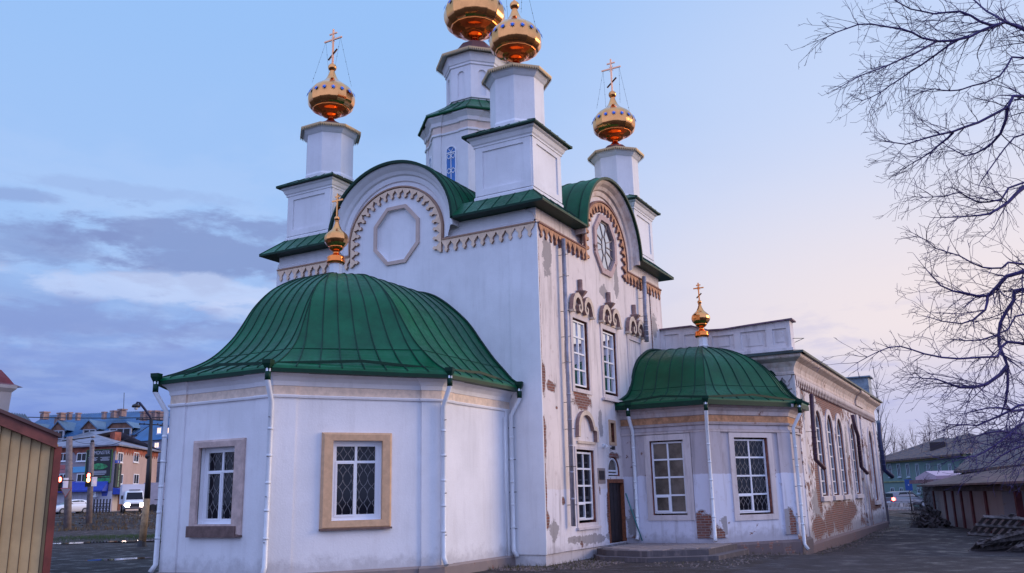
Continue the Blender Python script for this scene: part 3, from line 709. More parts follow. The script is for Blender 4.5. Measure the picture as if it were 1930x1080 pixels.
bm = B(); prism(bm, FN, octo(5.25, 10.42, .98, 1.08), 0, .08, holes=[octo(5.25, 10.42, .78, .88)], smi=0); part('octagon_brick_surround', bm, plaster('brick_octagon', (.55, .40, .38), old=.55, grime=.4, ground=-9))
srm = plaster('surround_plaster', (.66, .58, .57), old=.1, grime=.4, ground=-9)
for (a, b) in ((2.12, 3.58), (4.5, 5.98)): # plain raised surrounds
    bm = B(); prism(bm, FN, rect(a, b, 5.0, 7.52), 0, .035, holes=[rect(a+.16, b-.16, 5.12, 7.36)])
    if a > 4: fbox(bm, FN, 4.42, 6.06, 4.92, 5.0, 0, .12)
    part('window_surround', bm, srm)
bm = B(); prism(bm, FN, [(6.93, 5.3), (8.4, 5.3), (8.4, 7.52), (6.93, 7.52)], 0, .03, holes=[rect(7.12, 8.22, 5.32, 7.36)]); fbox(bm, FN, 7.12, 8.22, 7.34, 7.36, .0, .05); part('blind_window', bm, srm)
bm = B(); prism(bm, FN, rect(2.1, 3.62, .92, 3.32), 0, .03, holes=[rect(2.2, 3.5, 1.05, 3.24)]); fbox(bm, FN, 2.05, 3.7, .86, .93, 0, .09); part('window_surround', bm, srm)
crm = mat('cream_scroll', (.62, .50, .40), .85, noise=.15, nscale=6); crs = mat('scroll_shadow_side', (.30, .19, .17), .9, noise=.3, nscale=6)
def scroll(uc, z0, w=.76):
    bm = B()
    prism(bm, FN, [(uc-w, z0), (uc+w, z0)]+arc2(uc+w*.5, z0+.22, w*.5, .42, 0, pi*.9, 10)+arc2(uc-w*.5, z0+.22, w*.5, .42, pi*.1, pi, 10), 0, .035)
    for s in (-1, 1):
        P = [(uc+s*w*x_, z0+y_) for x_, y_ in ((1.04, 0.0), (.98, .2), (.90, .38), (.74, .53), (.52, .58), (.30, .50), (.17, .34), (.16, .16), (.28, .06), (.42, .10), (.45, .22), (.36, .28))]
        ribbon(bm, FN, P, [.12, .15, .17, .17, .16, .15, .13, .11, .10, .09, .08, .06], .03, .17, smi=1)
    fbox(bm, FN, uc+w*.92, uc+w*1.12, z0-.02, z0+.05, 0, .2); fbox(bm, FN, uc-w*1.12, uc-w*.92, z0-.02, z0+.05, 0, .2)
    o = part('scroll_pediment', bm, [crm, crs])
    bm = B(); zz = z0+.55; lathe(bm, [(.02, zz-.12), (.05, zz-.05), (.10, zz+.05), (.2, zz+.16), (.24, zz+.22), (.10, zz+.26), (.08, zz+.34), (.085, zz+.62)], uc, -.06, 8, pi/8, sm=False)
    link('vase_finial', bm, crs, o)
scroll(2.9, 7.52); scroll(5.25, 7.55); scroll(7.66, 7.54)
bm = B(); P = [(2.28, 3.62), (2.30, 3.80)]+arc2(2.86, 3.86, .56, .52, pi, .25, 12)+[(3.42, 3.92), (3.58, 3.92), (3.66, 3.84), (3.66, 3.50)]
ribbon(bm, FN, P, .14, .0, .13, smi=1); prism(bm, FN, rect(2.3, 3.64, 3.42, 3.5), 0, .06)
part('keel_pediment', bm, [crm, crs])
bm = B(); poly(bm, FN, [rect(2.22, 3.48, 3.245, 3.25)], .0); bm.free()
bm = B(); fbox(bm, FN, 4.95, 5.36, 3.56, 4.22, -.15, -.10); ic = part('icon', bm, icon, label='small painted icon in a tan niche above the door')
bm = B(); prism(bm, FN, rect(4.86, 5.44, 3.46, 4.3), 0, .03, holes=[rect(4.98, 5.32, 3.56, 4.2)]); link('icon_frame', bm, tan, ic)
bm = B(); fbox(bm, FN, 4.62, 5.86, .38, 2.24, -.16, -.10)
for i in range(1, 4): fbox(bm, FN, 4.62+.31*i-.01, 4.62+.31*i+.01, .4, 2.22, -.10, -.09)
dr = part('door', bm, doorm, label='dark metal entrance door at the top of the steps'); bm = B(); prism(bm, FN, rect(4.52, 5.94, .36, 2.36), -.1, .02, holes=[rect(4.62, 5.86, .36, 2.24)]); link('door_frame', bm, rustm, dr)
bm = B(); tube(bm, [FN.P(4.74, 1.25, -.08), FN.P(4.74, 1.4, -.08)], .015, 6); link('handle', bm, wirem, dr)
bm = B(); fbox(bm, FN, 3.86, 4.26, 2.34, 2.62, .02, .04); sp = part('name_plate', bm, mat('plate_black', (.015, .012, .015), .3)); bm = B(); prism(bm, FN, rect(3.78, 4.36, 2.22, 2.7), 0, .02, holes=[rect(3.86, 4.26, 2.34, 2.62)]); link('plate_border', bm, stone, sp)
bm = B(); tube(bm, [FN.P(4.35, 3.42, 0), FN.P(4.35, 3.42, .12), FN.P(4.2, 3.38, .2), FN.P(4.05, 3.38, .25)], .035, 8); fbox(bm, FN, 4.28, 4.42, 3.36, 3.48, 0, .04); part('outdoor_lamp', bm, pipe_w)
bm = B(); tube(bm, [FN.P(4.95, 3.36, 0), FN.P(4.9, 3.36, .1)], .03, 6); fbox(bm, FN, 4.86, 4.96, 3.3, 3.42, .08, .16); part('wall_fitting', bm, dark)
bm = B(); tube(bm, [(5.7, -.15, 1.9), (5.78, -.62, .36)], .022, 6); part('teal_prop_rod', bm, teal)
def downpipe(pts, r, m_, fun=None, fm=None, brk=(), kick=None, fr_=None):
    bm = B(); tube(bm, pts, r, 12); z = pts[-1][2]
    for i in range(1, 6):
        a = Vector(pts[-2 if kick is None else -3]); b = Vector(pts[-1 if kick is None else -2]); q = a.lerp(b, i/6)
        tube(bm, [q-Vector((0, 0, .03)), q+Vector((0, 0, .03))], r*1.07, 12)
    p = part('downpipe', bm, m_)
    if fun:
        bm = B(); x, y, z = pts[0]; lathe(bm, [(r*1.05, z-.16), (r*1.2, z-.05), (r*2.3, z+.08), (r*2.4, z+.17), (r*2.1, z+.17)], x, y, 4, pi/4+.3, sm=False); lathe(bm, [(r*1.12, z-.3), (r*1.12, z-.1)], x, y, 12); link('funnel', bm, fm, p)
    if brk:
        bm = B()
        for a, b in brk:
            d = (Vector(b)-Vector(a)); tube(bm, [a, Vector(a)+d*1.6], .010, 5)
        link('bracket', bm, dark, p)
    return p
downpipe([FN.P(1.52, 9.72, .17), FN.P(1.50, 5.6, .17), FN.P(1.49, 1.0, .17)], .068, pipe_g, brk=[(FN.P(1.5, z, 0), FN.P(1.5, z, .2)) for z in (1.6, 2.7, 3.8, 4.6, 5.8, 6.6, 7.4, 8.5, 9.2)]+[(FN.P(1.42, z, .24), FN.P(1.3, z, .24)) for z in (2.7, 5.8, 8.5)])
downpipe([FN.P(8.47, 9.95, .24), FN.P(8.4, 8.6, .24), FN.P(8.35, 7.4, .24)], .085, pipe_g, brk=[(FN.P(8.4, z, 0), FN.P(8.4, z, .2)) for z in (7.7, 8.4, 9.1, 9.7)])
# ------------------------------------------------------------------ big apse
P0, P1, P2 = (0, 1.055), (-3.62, 1.055), (-7.058, 3.448); mir = lambda p: (p[0], WY-p[1]); P3, P4, P5 = mir(P2), mir(P1), mir(P0)
def fr_between(a, b, left_out):
    ux, uy = b[0]-a[0], b[1]-a[1]; n = (-uy, ux) if left_out else (uy, -ux); return Fr(a[0], a[1], ux, uy, *n), hypot(ux, uy)
def un2(a, b): L = hypot(b[0]-a[0], b[1]-a[1]); return ((b[0]-a[0])/L, (b[1]-a[1])/L)
AX = [P0, P1, P2, P3, P4, P5]
def jogpath(pts, pw, pd, sgn):
    """open path with proud pilasters each side of every inner corner; outward = right of travel * sgn"""
    out = [pts[0]]
    for i in range(1, len(pts)-1):
        a, b, c_ = pts[i-1], pts[i], pts[i+1]; d1 = un2(b, a); d2 = un2(b, c_)
        n1 = (-d1[1]*sgn, d1[0]*sgn); n2 = (d2[1]*sgn, -d2[0]*sgn)
        mt = (n1[0]+n2[0], n1[1]+n2[1]); k = 1/(mt[0]*n1[0]+mt[1]*n1[1])
        p1 = (b[0]+d1[0]*pw, b[1]+d1[1]*pw); p2 = (b[0]+d2[0]*pw, b[1]+d2[1]*pw)
        out += [p1, (p1[0]+n1[0]*pd, p1[1]+n1[1]*pd), (b[0]+mt[0]*k*pd, b[1]+mt[1]*k*pd), (p2[0]+n2[0]*pd, p2[1]+n2[1]*pd), p2]
    out.append(pts[-1]); return out
# travel P0->P5 goes -x, then +y : outside is on the left
JA = jogpath(AX, .52, .05, -1)
fB, LB = fr_between(P1, P2, True); fA, LA = fr_between(P2, P3, True)
if fB.n[0] > 0: fB = Fr(*P1, P2[0]-P1[0], P2[1]-P1[1], -fB.n[0], -fB.n[1])
if fA.n[0] > 0: fA = Fr(*P2, P3[0]-P2[0], P3[1]-P2[1], -1, 0)
def ub(x, y, fr): return (x-fr.o[0])*fr.u[0]+(y-fr.o[1])*fr.u[1]
b0, b1 = ub(-4.89, 1.92, fB), ub(-5.89, 2.63, fB)
a0, a1 = 4.56-3.448, 5.77-3.448
bm = B(); ZT = 4.3
poly(bm, fB, [rect(0, LB, 0, ZT), rect(b0, b1, 1.42, 3.28)]); sides(bm, fB, rect(b0, b1, 1.42, 3.28), -.22, 0)
poly(bm, fA, [rect(0, LA, 0, ZT), rect(a0, a1, 1.40, 3.20)]); sides(bm, fA, rect(a0, a1, 1.40, 3.20), -.22, 0)
for a, b in ((P0, P1), (P3, P4), (P4, P5)): face(bm, [(*a, 0), (*b, 0), (*b, ZT), (*a, ZT)])
# pilasters
for fr, L in ((fB, LB), (fA, LA)):
    for u0, u1 in ((-.02, .52), (L-.52, L+.02)): fbox(bm, fr, u0, u1, .2, ZT, -.02, .05)
fC = Fr(*P0, -1, 0, 0, -1); fbox(bm, fC, 3.62-.5, 3.66, .2, ZT, -.02, .05); fbox(bm, fC, .05, .32, .2, ZT, -.02, .05)
fbox(bm, Fr(*P3, P4[0]-P3[0], P4[1]-P3[1], -1, 1), -.03, .5, .2, ZT, -.02, .05)
part('apse_wall', bm, white_ap)
bm = B(); sweep(bm, JA, [(.10, -.5), (.10, .24), (.04, .29), (-.1, .29)], flip=-1); part('apse_plinth', bm, stone)
CA = [(0, 4.26), (.05, 4.28), (.06, 4.32), (.04, 4.345), (0, 4.35)]
bm = B(); sweep(bm, JA, CA, flip=-1)
sweep(bm, JA, [(0, 4.55), (.03, 4.56), (.05, 4.66), (.12, 4.76), (.24, 4.84), (.26, 4.86), (.26, 4.93), (0, 4.95)], flip=-1)
part('apse_cornice', bm, white_ap)
bm = B(); sweep(bm, JA, [(.006, 4.34), (.006, 4.56)], flip=-1); part('apse_beige_band', bm, beige)
def surround(fr, u0, u1, z0, z1, v0, v1, w0, w1, m_, bot):
    bm = B(); o = rect(u0, u1, z0, z1); i_ = rect(v0, v1, w0, w1)
    m1 = rect(u0+.05, u1-.05, z0+.05, z1-.05)
    for k in range(4):
        j = (k+1) % 4
        face(bm, [fr.P(*o[k], 0), fr.P(*o[j], 0), fr.P(*o[j], .05), fr.P(*o[k], .05)], 0)
        face(bm, [fr.P(*o[k], .05), fr.P(*o[j], .05), fr.P(*m1[j], .09), fr.P(*m1[k], .09)], 0)
        face(bm, [fr.P(*m1[k], .09), fr.P(*m1[j], .09), fr.P(*i_[j], .08), fr.P(*i_[k], .08)], 0)
        face(bm, [fr.P(*i_[k], .08), fr.P(*i_[j], .08), fr.P(*i_[j], -.02), fr.P(*i_[k], -.02)], 0)
    fbox(bm, fr, u0-.01, u1+.01, z0-.02, z0+.025, 0, .11, 1)
    return part('window_surround', bm, [m_, bot])
tand = mat('dark_tan_sill', (.16, .10, .09), .8, noise=.3, nscale=6)
surround(fB, ub(-4.69, 1.79, fB), ub(-6.11, 2.78, fB), 1.22, 3.47, b0, b1, 1.42, 3.28, tan, tand)
sA = surround(fA, 4.27-3.448, 6.0-3.448, 1.13, 3.38, a0, a1, 1.40, 3.20, tan_worn, tand); sA['label'] = 'worn pale surround with a dark peeling sill'
bm = B(); fbox(bm, fA, 4.27-3.448+.12, 6.0-3.448+.01, 1.10, 1.36, .02, .115); part('peeling_sill', bm, tand)
window(fB, b0, b1, 1.42, 3.28, -.10, 2, 2, glass, grille=True, rowz=[1.42, 2.78, 3.28], bar=.06, fw=.13, sash=(b0+(b1-b0)/2+.01, b1-.11, 1.5, 2.78))
window(fA, a0, a1, 1.40, 3.20, -.14, 2, 2, glass, grille=True, rowz=[1.40, 2.62, 3.20], bar=.06, fw=.12, sash=(a0+(a1-a0)/2+.01, a1-.10, 1.48, 2.62))
# apse roof: measured rings (height, inset of side y, P1, P2)
RG = [(4.92, .62, (-3.84, .62), (-7.42, 3.18)), (4.985, .64, (-3.86, .64), (-7.38, 3.20)), (5.2, .95, (-3.93, .95), (-6.86, 3.45)), (5.5, 1.23, (-4.05, 1.23), (-6.32, 3.70)), (5.87, 1.56, (-4.08, 1.56), (-5.91, 3.85)), (6.4, 1.96, (-3.99, 1.96), (-5.53, 4.02)), (7.05, 2.44, (-3.83, 2.44), (-5.18, 4.13)), (7.6, 3.03, (-3.55, 3.04), (-4.74, 4.29)), (7.95, 3.50, (-3.32, 3.55), (-4.25, 4.42)), (8.15, 3.90, (-3.15, 3.95), (-3.85, 4.6)), (8.27, 4.4, (-2.95, 4.5), (-3.35, 4.85)), (8.32, 5.175, (-2.8, 5.17), (-2.9, 5.175))]
def ringpts(r): z, y, a, b = r; return [Vector((-.0, y, z)), Vector((*a, z)), Vector((*b, z)), Vector((b[0], WY-b[1], z)), Vector((a[0], WY-a[1], z)), Vector((0, WY-y, z))]
def refine(RG, k=4, interp=None):
    out = []
    for i in range(len(RG)-1):
        a, b = RG[i], RG[i+1]; a_ = RG[max(0, i-1)]; b_ = RG[min(len(RG)-1, i+2)]
        for j in range(k):
            t = j/k
            def cr(p0, p1, p2, p3): return .5*((2*p1)+(-p0+p2)*t+(2*p0-5*p1+4*p2-p3)*t*t+(-p0+3*p1-3*p2+p3)*t**3)
            if i < 1: cr = lambda p0, p1, p2, p3: p1+(p2-p1)*t
            out.append([cr(p0, p1, p2, p3) for p0, p1, p2, p3 in zip(a_, a, b, b_)])
    out.append(RG[-1]); return out
rings = refine([ringpts(r) for r in RG], 4)
def facet_roof(rings, name, seams, mats_, drop=.09, mid=None):
    bm = B(); VV = [[bm.verts.new(p) for p in r] for r in rings]; n = len(rings[0])
    for i in range(len(VV)-1):
        for j in range(n-1):
            try: bm.faces.new((VV[i][j], VV[i][j+1], VV[i+1][j+1], VV[i+1][j])).smooth = True
            except ValueError: pass
    for i in range(len(VV)-1):
        for j in range(n):
            e = bm.edges.get((VV[i][j], VV[i+1][j]))
            if e: e.smooth = False
    lo = [bm.verts.new(p-Vector((0, 0, drop))) for p in rings[0]]
    for j in range(n-1):
        f = bm.faces.new((VV[0][j], VV[0][j+1], lo[j+1], lo[j])); f.material_index = 1
        e = bm.edges.get((VV[0][j], VV[0][j+1])); e.smooth = False
    cpt = bm.verts.new((sum((p.x for p in rings[0]))/n, sum((p.y for p in rings[0]))/n, rings[0][0].z-drop))
    for j in range(n-1): bm.faces.new((lo[j], lo[j+1], cpt)).material_index = 1
    r = part(name, bm, mats_)
    sb = B()
    for j in range(n-1):
        k = seams[j]
        for s in range(0, k+1):
            if s == k and j < n-2: continue
            f0 = s/k; pts = []
            L0 = (rings[0][j+1]-rings[0][j]).length; sp = L0*f0
            for i in range(2, len(rings)):
                a, b = rings[i][j], rings[i][j+1]
                # seams run straight up the slope: keep plan position relative to the middle of the eave edge
                t0, t1 = rings[0][j], rings[0][j+1]; d = (t1-t0).normalized(); base = t0.lerp(t1, f0)
                if s in (0, k): q = a if s == 0 else b
                else:
                    L = (b-a).length
                    if L < .05: break
                    w = ((base-a).dot(d))/((b-a).dot(d)+1e-9)
                    w = f0*.75+w*.25 if True else w
                    if w < .0 or w > 1.: break
                    q = a.lerp(b, w)
                pts.append(q+Vector((0, 0, .012)))
            if len(pts) > 2: tube(sb, pts, .017, 4)
    zz = [i for i, r_ in enumerate(rings) if r_[0].z > rings[0][0].z+.62]
    if zz: tube(sb, [p+Vector((0, 0, .006)) for p in rings[zz[0]]], .009, 4)
    link('seam', sb, greend, r); return r
facet_roof(rings, 'apse_roof', [7, 8, 8, 8, 7], [green, greend])
# snow stop / gutter flap along the eave
def gutter(path, z, name='gutter'):
    bm = B()
    for i in range(len(path)-1):
        a, b = Vector((*path[i], z)), Vector((*path[i+1], z)); m_ = (a+b)/2+Vector((0, 0, .13)); n_ = Vector((b.y-a.y, a.x-b.x, 0)).normalized()
        pts = [a, m_, b]
        for p, q in ((a, m_), (m_, b)):
            f = [p, q, q+Vector((0, 0, .07)), p+Vector((0, 0, .07))]; face(bm, f)
            face(bm, [v+n_*.02 for v in f]); face(bm, [f[3], f[2], f[2]+n_*.02, f[3]+n_*.02])
    part(name, bm, greend)
gutter([(-.1, .82), (-3.88, .82), (-7.18, 3.32), (-7.18, 7.03)], 5.03)
# valley flashing where roof meets the nave
bm = B(); tube(bm, [r[0]+Vector((-.03, 0, .03)) for r in rings[1:]]+[r[-1]+Vector((-.03, 0, .03)) for r in rings[::-1][:-1]], .045, 6); part('flashing', bm, greend)
def apse_pipe(corner, out, zb=.35, r=.062, kickd=(0, 0), fo=.46, z0=4.93, wo=.15):
    ox, oy = out; L = hypot(ox, oy); ox /= L; oy /= L; cx_, cy_ = corner
    pts = [(cx_+ox*fo, cy_+oy*fo, z0), (cx_+ox*fo, cy_+oy*fo, z0-.3), (cx_+ox*wo, cy_+oy*wo, z0-.78), (cx_+ox*wo, cy_+oy*wo, zb+.12), (cx_+ox*(wo+.12), cy_+oy*(wo+.12), zb-.06)]
    return downpipe(pts, r, pipe_w, True, greend, brk=[((cx_, cy_, z), (cx_+ox*(wo+.03), cy_+oy*(wo+.03), z)) for z in (1., 2., 2.9, 3.8)], kick=True)
apse_pipe(P3, (-1, .35)); apse_pipe(P2, (-1, -.45)); apse_pipe(P1, (-.45, -1)); apse_pipe((-.18, 1.055), (-.05, -1), .3)
bm = B(); tube(bm, [(-.42, .98, 4.1), (-.42, .98, .35)], .025, 8); part('thin_conduit', bm, pipe_w)
# small cupola
def cupola(x, y, z, s=1.):
    bm = B(); lathe(bm, [(.20*s, z-.3), (.20*s, z+.02), (.235*s, z+.02), (.235*s, z+.06), (.20*s, z+.08), (.20*s, z+.42*s), (.17*s, z+.45*s)], x, y, 8, pi/8, sm=False); d = part('cupola_neck', bm, pipe_w)
    zb = z+.40*s
    bm = B(); lathe(bm, [(q*s, zb+w*s) for q, w in ((.24, 0), (.27, .03), (.28, .10), (.25, .13), (.27, .17), (.26, .22), (.16, .27), (.10, .32), (.09, .38), (.12, .40), (.19, .45), (.22, .50), (.23, .54))], x, y, 24); link('cupola_collar', bm, copper_refl, d)
    bm = B(); lathe(bm, [(q*s, zb+w*s) for q, w in ((.22, .52), (.29, .58), (.35, .67), (.37, .76), (.355, .85), (.30, .93), (.22, 1.0), (.15, 1.07), (.10, 1.17), (.06, 1.28), (.045, 1.34))], x, y, 16, pi/16, sharp=True); link('cupola_dome', bm, gold, d)
    bm = B(); bmesh.ops.create_uvsphere(bm, u_segments=16, v_segments=10, radius=.085*s, matrix=Matrix.Translation((x, y, zb+1.42*s))); lathe(bm, [(.045*s, zb+1.3*s), (.07*s, zb+1.33*s), (.04*s, zb+1.36*s)], x, y, 12); link('cupola_ball', bm, gold, d, smooth=True)
    bm = B(); cross(bm, x, y, zb+1.49*s, .72*s, .045*s)
    for k in range(8):
        t = pi/4+pi/2*(k//2); zc_ = zb+1.49*s+.72*s*.70; tube(bm, [(x, y, zc_), (x, y+cos(t)*.09*s, zc_+sin(t)*.09*s)], .007, 4)
    link('cupola_cross', bm, gold, d)
cupola(-2.95, 5.2, 8.30, 1.)
# ------------------------------------------------------------------ refectory
YR, XR, XE = -4.96, 10.7, 33.0
FR = Fr(0, YR, 1, 0, 0, -1); FX = Fr(XR, 0, 0, 1, -1, 0)
rw = [(14.05, 15.45), (16.65, 18.1), (19.15, 20.65), (23.0, 24.5), (29.6, 31.0)]
holes = [archl(a, b, 1.62 if i < 4 else 1.2, 5.0) for i, (a, b) in enumerate(rw)]
bm = B(); poly(bm, FR, [rect(XR, XE, -1.5, 6.0)]+holes)
for h in holes: sides(bm, FR, h, -.28, 0, 1)
poly(bm, FX, [rect(YR, 0, -1.5, 6.9)]); face(bm, [(XE, YR, -1.5), (XE, 15, -1.5), (XE, 15, 6.9), (XE, YR, 6.9)])
for a, b in ((25.6, 26.3), (27.0, 27.7), (32.3, 33.02), (XR-.02, 11.5)): fbox(bm, FR, a, b, -.6, 6.0, 0, .07)
part('refectory_wall', bm, [old_r, brickraw])
for i, (a, b) in enumerate(rw):
    zb = 1.62 if i < 4 else 1.2
    arch_window(FR, a+.06, b-.06, zb+.05, 4.94, -.06, glass, rows=5)
    bm = B(); prism(bm, FR, archl(a-.24, b+.24, zb-.02, 5.24), 0, .05, holes=[archl(a, b, zb, 5.0)]); fbox(bm, FR, a-.26, b+.26, zb-.2, zb-.02, 0, .13)
    part('window_surround', bm, MATS['surround_plaster'])
bm = B(); sweep(bm, [(XR, YR), (XE+.1, YR)], [(.14, -1.5), (.14, -.02), (.06, .04), (-.1, .04)], flip=1); part('refectory_plinth', bm, stone2)
CR = [(0, 6.0), (.08, 6.02), (.08, 6.1), (.06, 6.14), (.10, 6.3), (.22, 6.48), (.40, 6.60), (.44, 6.64), (.44, 6.74), (0, 6.8)]
bm = B(); sweep(bm, [(XR, -2.6), (XR, YR), (25.5, YR), (25.5, YR-.08), (27.8, YR-.08), (27.8, YR), (XE, YR), (XE, 0)], CR, flip=1); part('refectory_cornice', bm, old_t)
bm = B(); n = 62
for i in range(n):
    st = (XE-XR-.1)/n; tooth(bm, FR, (XR+.05+st*(i+.5), 6.0), (1, 0), (0, -1), s=st, h=.44, o1=.1)
for i in range(5): tooth(bm, FX, (YR+.2+.33*i, 6.0), (1, 0), (0, -1), s=.33, h=.40)
part('refectory_frieze', bm, [MATS['surround_plaster'], side_o])
bm = B(); e = .56
face(bm, [(XR+.3, YR-e, 6.82), (XE+e, YR-e, 6.82), (XE+e, 5, 8.0), (XR+.3, 5, 8.0)])
face(bm, [(XR-e, YR-e, 6.82), (XE+e, YR-e, 6.82), (XE+e, YR-e, 6.74), (XR-e, YR-e, 6.74)]); face(bm, [(XR-e, YR-e, 6.74), (XE+e, YR-e, 6.74), (XE+e, YR+.1, 6.74), (XR-e, YR+.1, 6.74)])
face(bm, [(XR-e, YR-e, 6.82), (XR-e, YR-e, 6.74), (XR-e, 5, 6.74), (XR-e, 5, 6.82)]); face(bm, [(XR-e, YR-e, 6.74), (XR+.1, YR-e, 6.74), (XR+.1, 0, 6.74), (XR-e, 0, 6.74)])
face(bm, [(XR-e, YR-e, 6.83), (XR+.02, YR-.0, 6.95), (XR+.02, 0, 6.95), (XR-e, 0, 6.83)])
part('refectory_roof', bm, [mat('dark_green_old_roof', (.03, .055, .055), .55, noise=.5, nscale=1.5)])
# attic parapet on the east end
bm = B(); px0 = XR-.05
top = [(YR-.1, 6.9), (0, 6.9), (0, 8.22), (-1.35, 8.22), (-2.0, 7.98), (-2.6, 7.95), (-3.6, 8.0), (YR-.1, 8.05)]
fP = Fr(px0, 0, 0, 1, -1, 0)
prism(bm, fP, top, -.5, .1, holes=[rect(-.78, -.2, 7.45, 7.98), rect(-1.9, -1.0, 7.3, 7.9), rect(-2.95, -2.1, 7.15, 7.72), rect(-4.15, -3.2, 7.1, 7.76), rect(-4.9, -4.4, 7.15, 7.75)], back=False)
poly(bm, fP, [top], .04); fbox(bm, fP, YR-.16, 0, 6.82, 7.0, 0, .18)
prism(bm, fP, rect(-2.75, -2.3, 7.3, 7.6), .0, .07); prism(bm, fP, rect(-4.0, -3.35, 7.2, 7.66), .0, .06); prism(bm, fP, rect(-4.8, -4.5, 7.25, 7.65), .0, .06)
part('attic_parapet', bm, old_w)
bm = B(); cp = [(0, 8.24), (-1.35, 8.24), (-2.0, 8.0), (-2.6, 7.97), (-3.6, 8.02), (YR-.22, 8.08)]
for a, b in zip(cp[:-1], cp[1:]):
    q = [fP.P(*a, .22), fP.P(*b, .22), fP.P(*b, -.55), fP.P(*a, -.55)]; face(bm, q); face(bm, [v-Vector((0, 0, .05)) for v in q]); face(bm, [q[0], q[1], q[1]-Vector((0, 0, .05)), q[0]-Vector((0, 0, .05))])
q = [fP.P(*cp[-1], .22), fP.P(*cp[-1], -.55)]; face(bm, [q[0], q[1], q[1]-Vector((0, 0, .05)), q[0]-Vector((0, 0, .05))])
part('parapet_coping', bm, mat('rusty_violet_tin', (.16, .09, .14), .6, noise=.4, nscale=4))
bm = B(); box(bm, XE-1.2, XE+.1, YR-.1, YR+3.0, 6.9, 8.15); box(bm, XE-1.35, XE+.2, YR-.25, YR+3.1, 8.15, 8.22); part('far_attic', bm, mat('blue_grey_tin', (.22, .27, .32), .6, noise=.3, nscale=3))
bm = B(); tube(bm, [(XR+.2, YR, 7.4), (XR+.2, YR-.5, 7.35), (XR, YR-.2, 7.2)], .012, 5); part('wire_hook', bm, dark)
downpipe([FR.P(12.35, 5.4, .3), FR.P(12.1, 4.2, .3), FR.P(11.9, 2.95, .3), FR.P(12.6, 2.65, .45)], .085, pipe_d, brk=[(FR.P(12.3, 5.1, 0), FR.P(12.3, 5.1, .3)), (FR.P(12.1, 4, 0), FR.P(12.1, 4, .3))], kick=True)
downpipe([FR.P(22.9, 5.35, .25), FR.P(22.9, 4.8, .3), FR.P(24.0, 4.4, .25), FR.P(23.9, 2.9, .25), FR.P(24.6, 2.6, .4)], .09, pipe_d, kick=True)
downpipe([FR.P(34.4, 5.7, .1), FR.P(33.7, 5.5, .2), FR.P(33.3, 4.6, .2), FR.P(33.5, 2.9, .2), FR.P(34.4, 2.5, .5)], .13, mat('blue_black_pipe', (.02, .03, .10), .5), kick=True)
# ------------------------------------------------------------------ small apse
XS = 5.95; Q0, Q1, Q2, Q3 = (XS, 0.), (XS, -3.0), (8.81, -5.0), (XR, -5.0)
fL = Fr(XS, 0, 0, 1, -1, 0); fK = Fr(*Q1, Q2[0]-Q1[0], Q2[1]-Q1[1], -(Q1[1]-Q2[1]), -(Q2[0]-Q1[0])); LK = hypot(Q2[0]-Q1[0], Q2[1]-Q1[1])
k0 = ub(6.80, -3.60, fK)+.02; k1 = ub(8.02, -4.45, fK)-.03
wl = rect(-2.17, -1.0, 1.17, 3.58); wk = rect(k0, k1, 1.13, 3.62)
bm = B(); poly(bm, fL, [rect(-3.0, 0, -.6, 4.1), wl]); sides(bm, fL, wl, -.25, 0, 1); fbox(bm, fL, -3.02, -2.45, .45, 3.8, -.02, .05); fbox(bm, fL, -.35, 0, .45, 4.05, -.02, .04)
part('small_apse_wall', bm, [old_a, brickraw])
bm = B(); poly(bm, fK, [rect(0, LK, -.6, 4.1), wk]); sides(bm, fK, wk, -.25, 0, 1); fbox(bm, fK, -.02, .5, .45, 3.8, -.02, .05); fbox(bm, fK, LK-.55, LK+.02, .45, 3.8, -.02, .05)
face(bm, [(*Q2, -.6), (*Q3, -.6), (*Q3, 4.1), (*Q2, 4.1)]); part('small_apse_wall', bm, [old_c, brickraw])
window(fL, -2.14, -1.02, 1.22, 3.54, -.1, 2, 4, glass_c, sash=(-2.10, -1.62, 1.26, 1.78)) if False else window(fL, -2.14, -1.02, 1.22, 3.54, -.1, 2, 4, glass_c, sash=(-1.56, -1.06, 1.27, 1.78))
window(fK, k0+.03, k1-.03, 1.18, 3.57, -.1, 2, 4, glass, grille=True, sash=(k0+.08, (k0+k1)/2-.02, 1.23, 1.76))
bm = B(); prism(bm, fL, rect(-2.42, -.82, 1.0, 3.78), 0, .035, holes=[wl]); part('window_surround', bm, srm); bm = B(); prism(bm, fK, rect(k0-.2, k1+.2, .95, 3.78), 0, .035, holes=[wk]); part('window_surround', bm, MATS['surround_plaster'])
JS = jogpath([Q0, Q1, Q2, Q3], .5, .05, -1)
def fl(path): return path
S_ = 1
bm = B(); sweep(bm, [Q0, Q1, Q2, Q3], [(0, 3.78), (.06, 3.8), (.06, 3.86), (0, 3.9)], flip=1); sweep(bm, [Q0, Q1, Q2, Q3], [(0, 4.02), (.05, 4.04), (.08, 4.1), (.04, 4.13)], flip=1)
sweep(bm, [Q0, Q1, Q2, Q3], [(.02, 4.34), (.05, 4.36), (.07, 4.48), (.16, 4.58), (.26, 4.64), (.28, 4.66), (.28, 4.76), (0, 4.78)], flip=1); part('small_apse_cornice', bm, old_ta)
bm = B(); sweep(bm, [Q0, Q1, Q2, Q3], [(.02, 4.12), (.02, 4.35)], flip=1); part('ochre_band', bm, ochre)
bm = B(); sweep(bm, [(XS, -2.9), Q1, Q2, Q3], [(.12, -.8), (.12, .2), (.03, .28), (-.1, .28)], flip=1); part('small_apse_plinth', bm, plaster('small_apse_foot', (.09, .06, .06), old=.5, grime=.7, ground=.5))
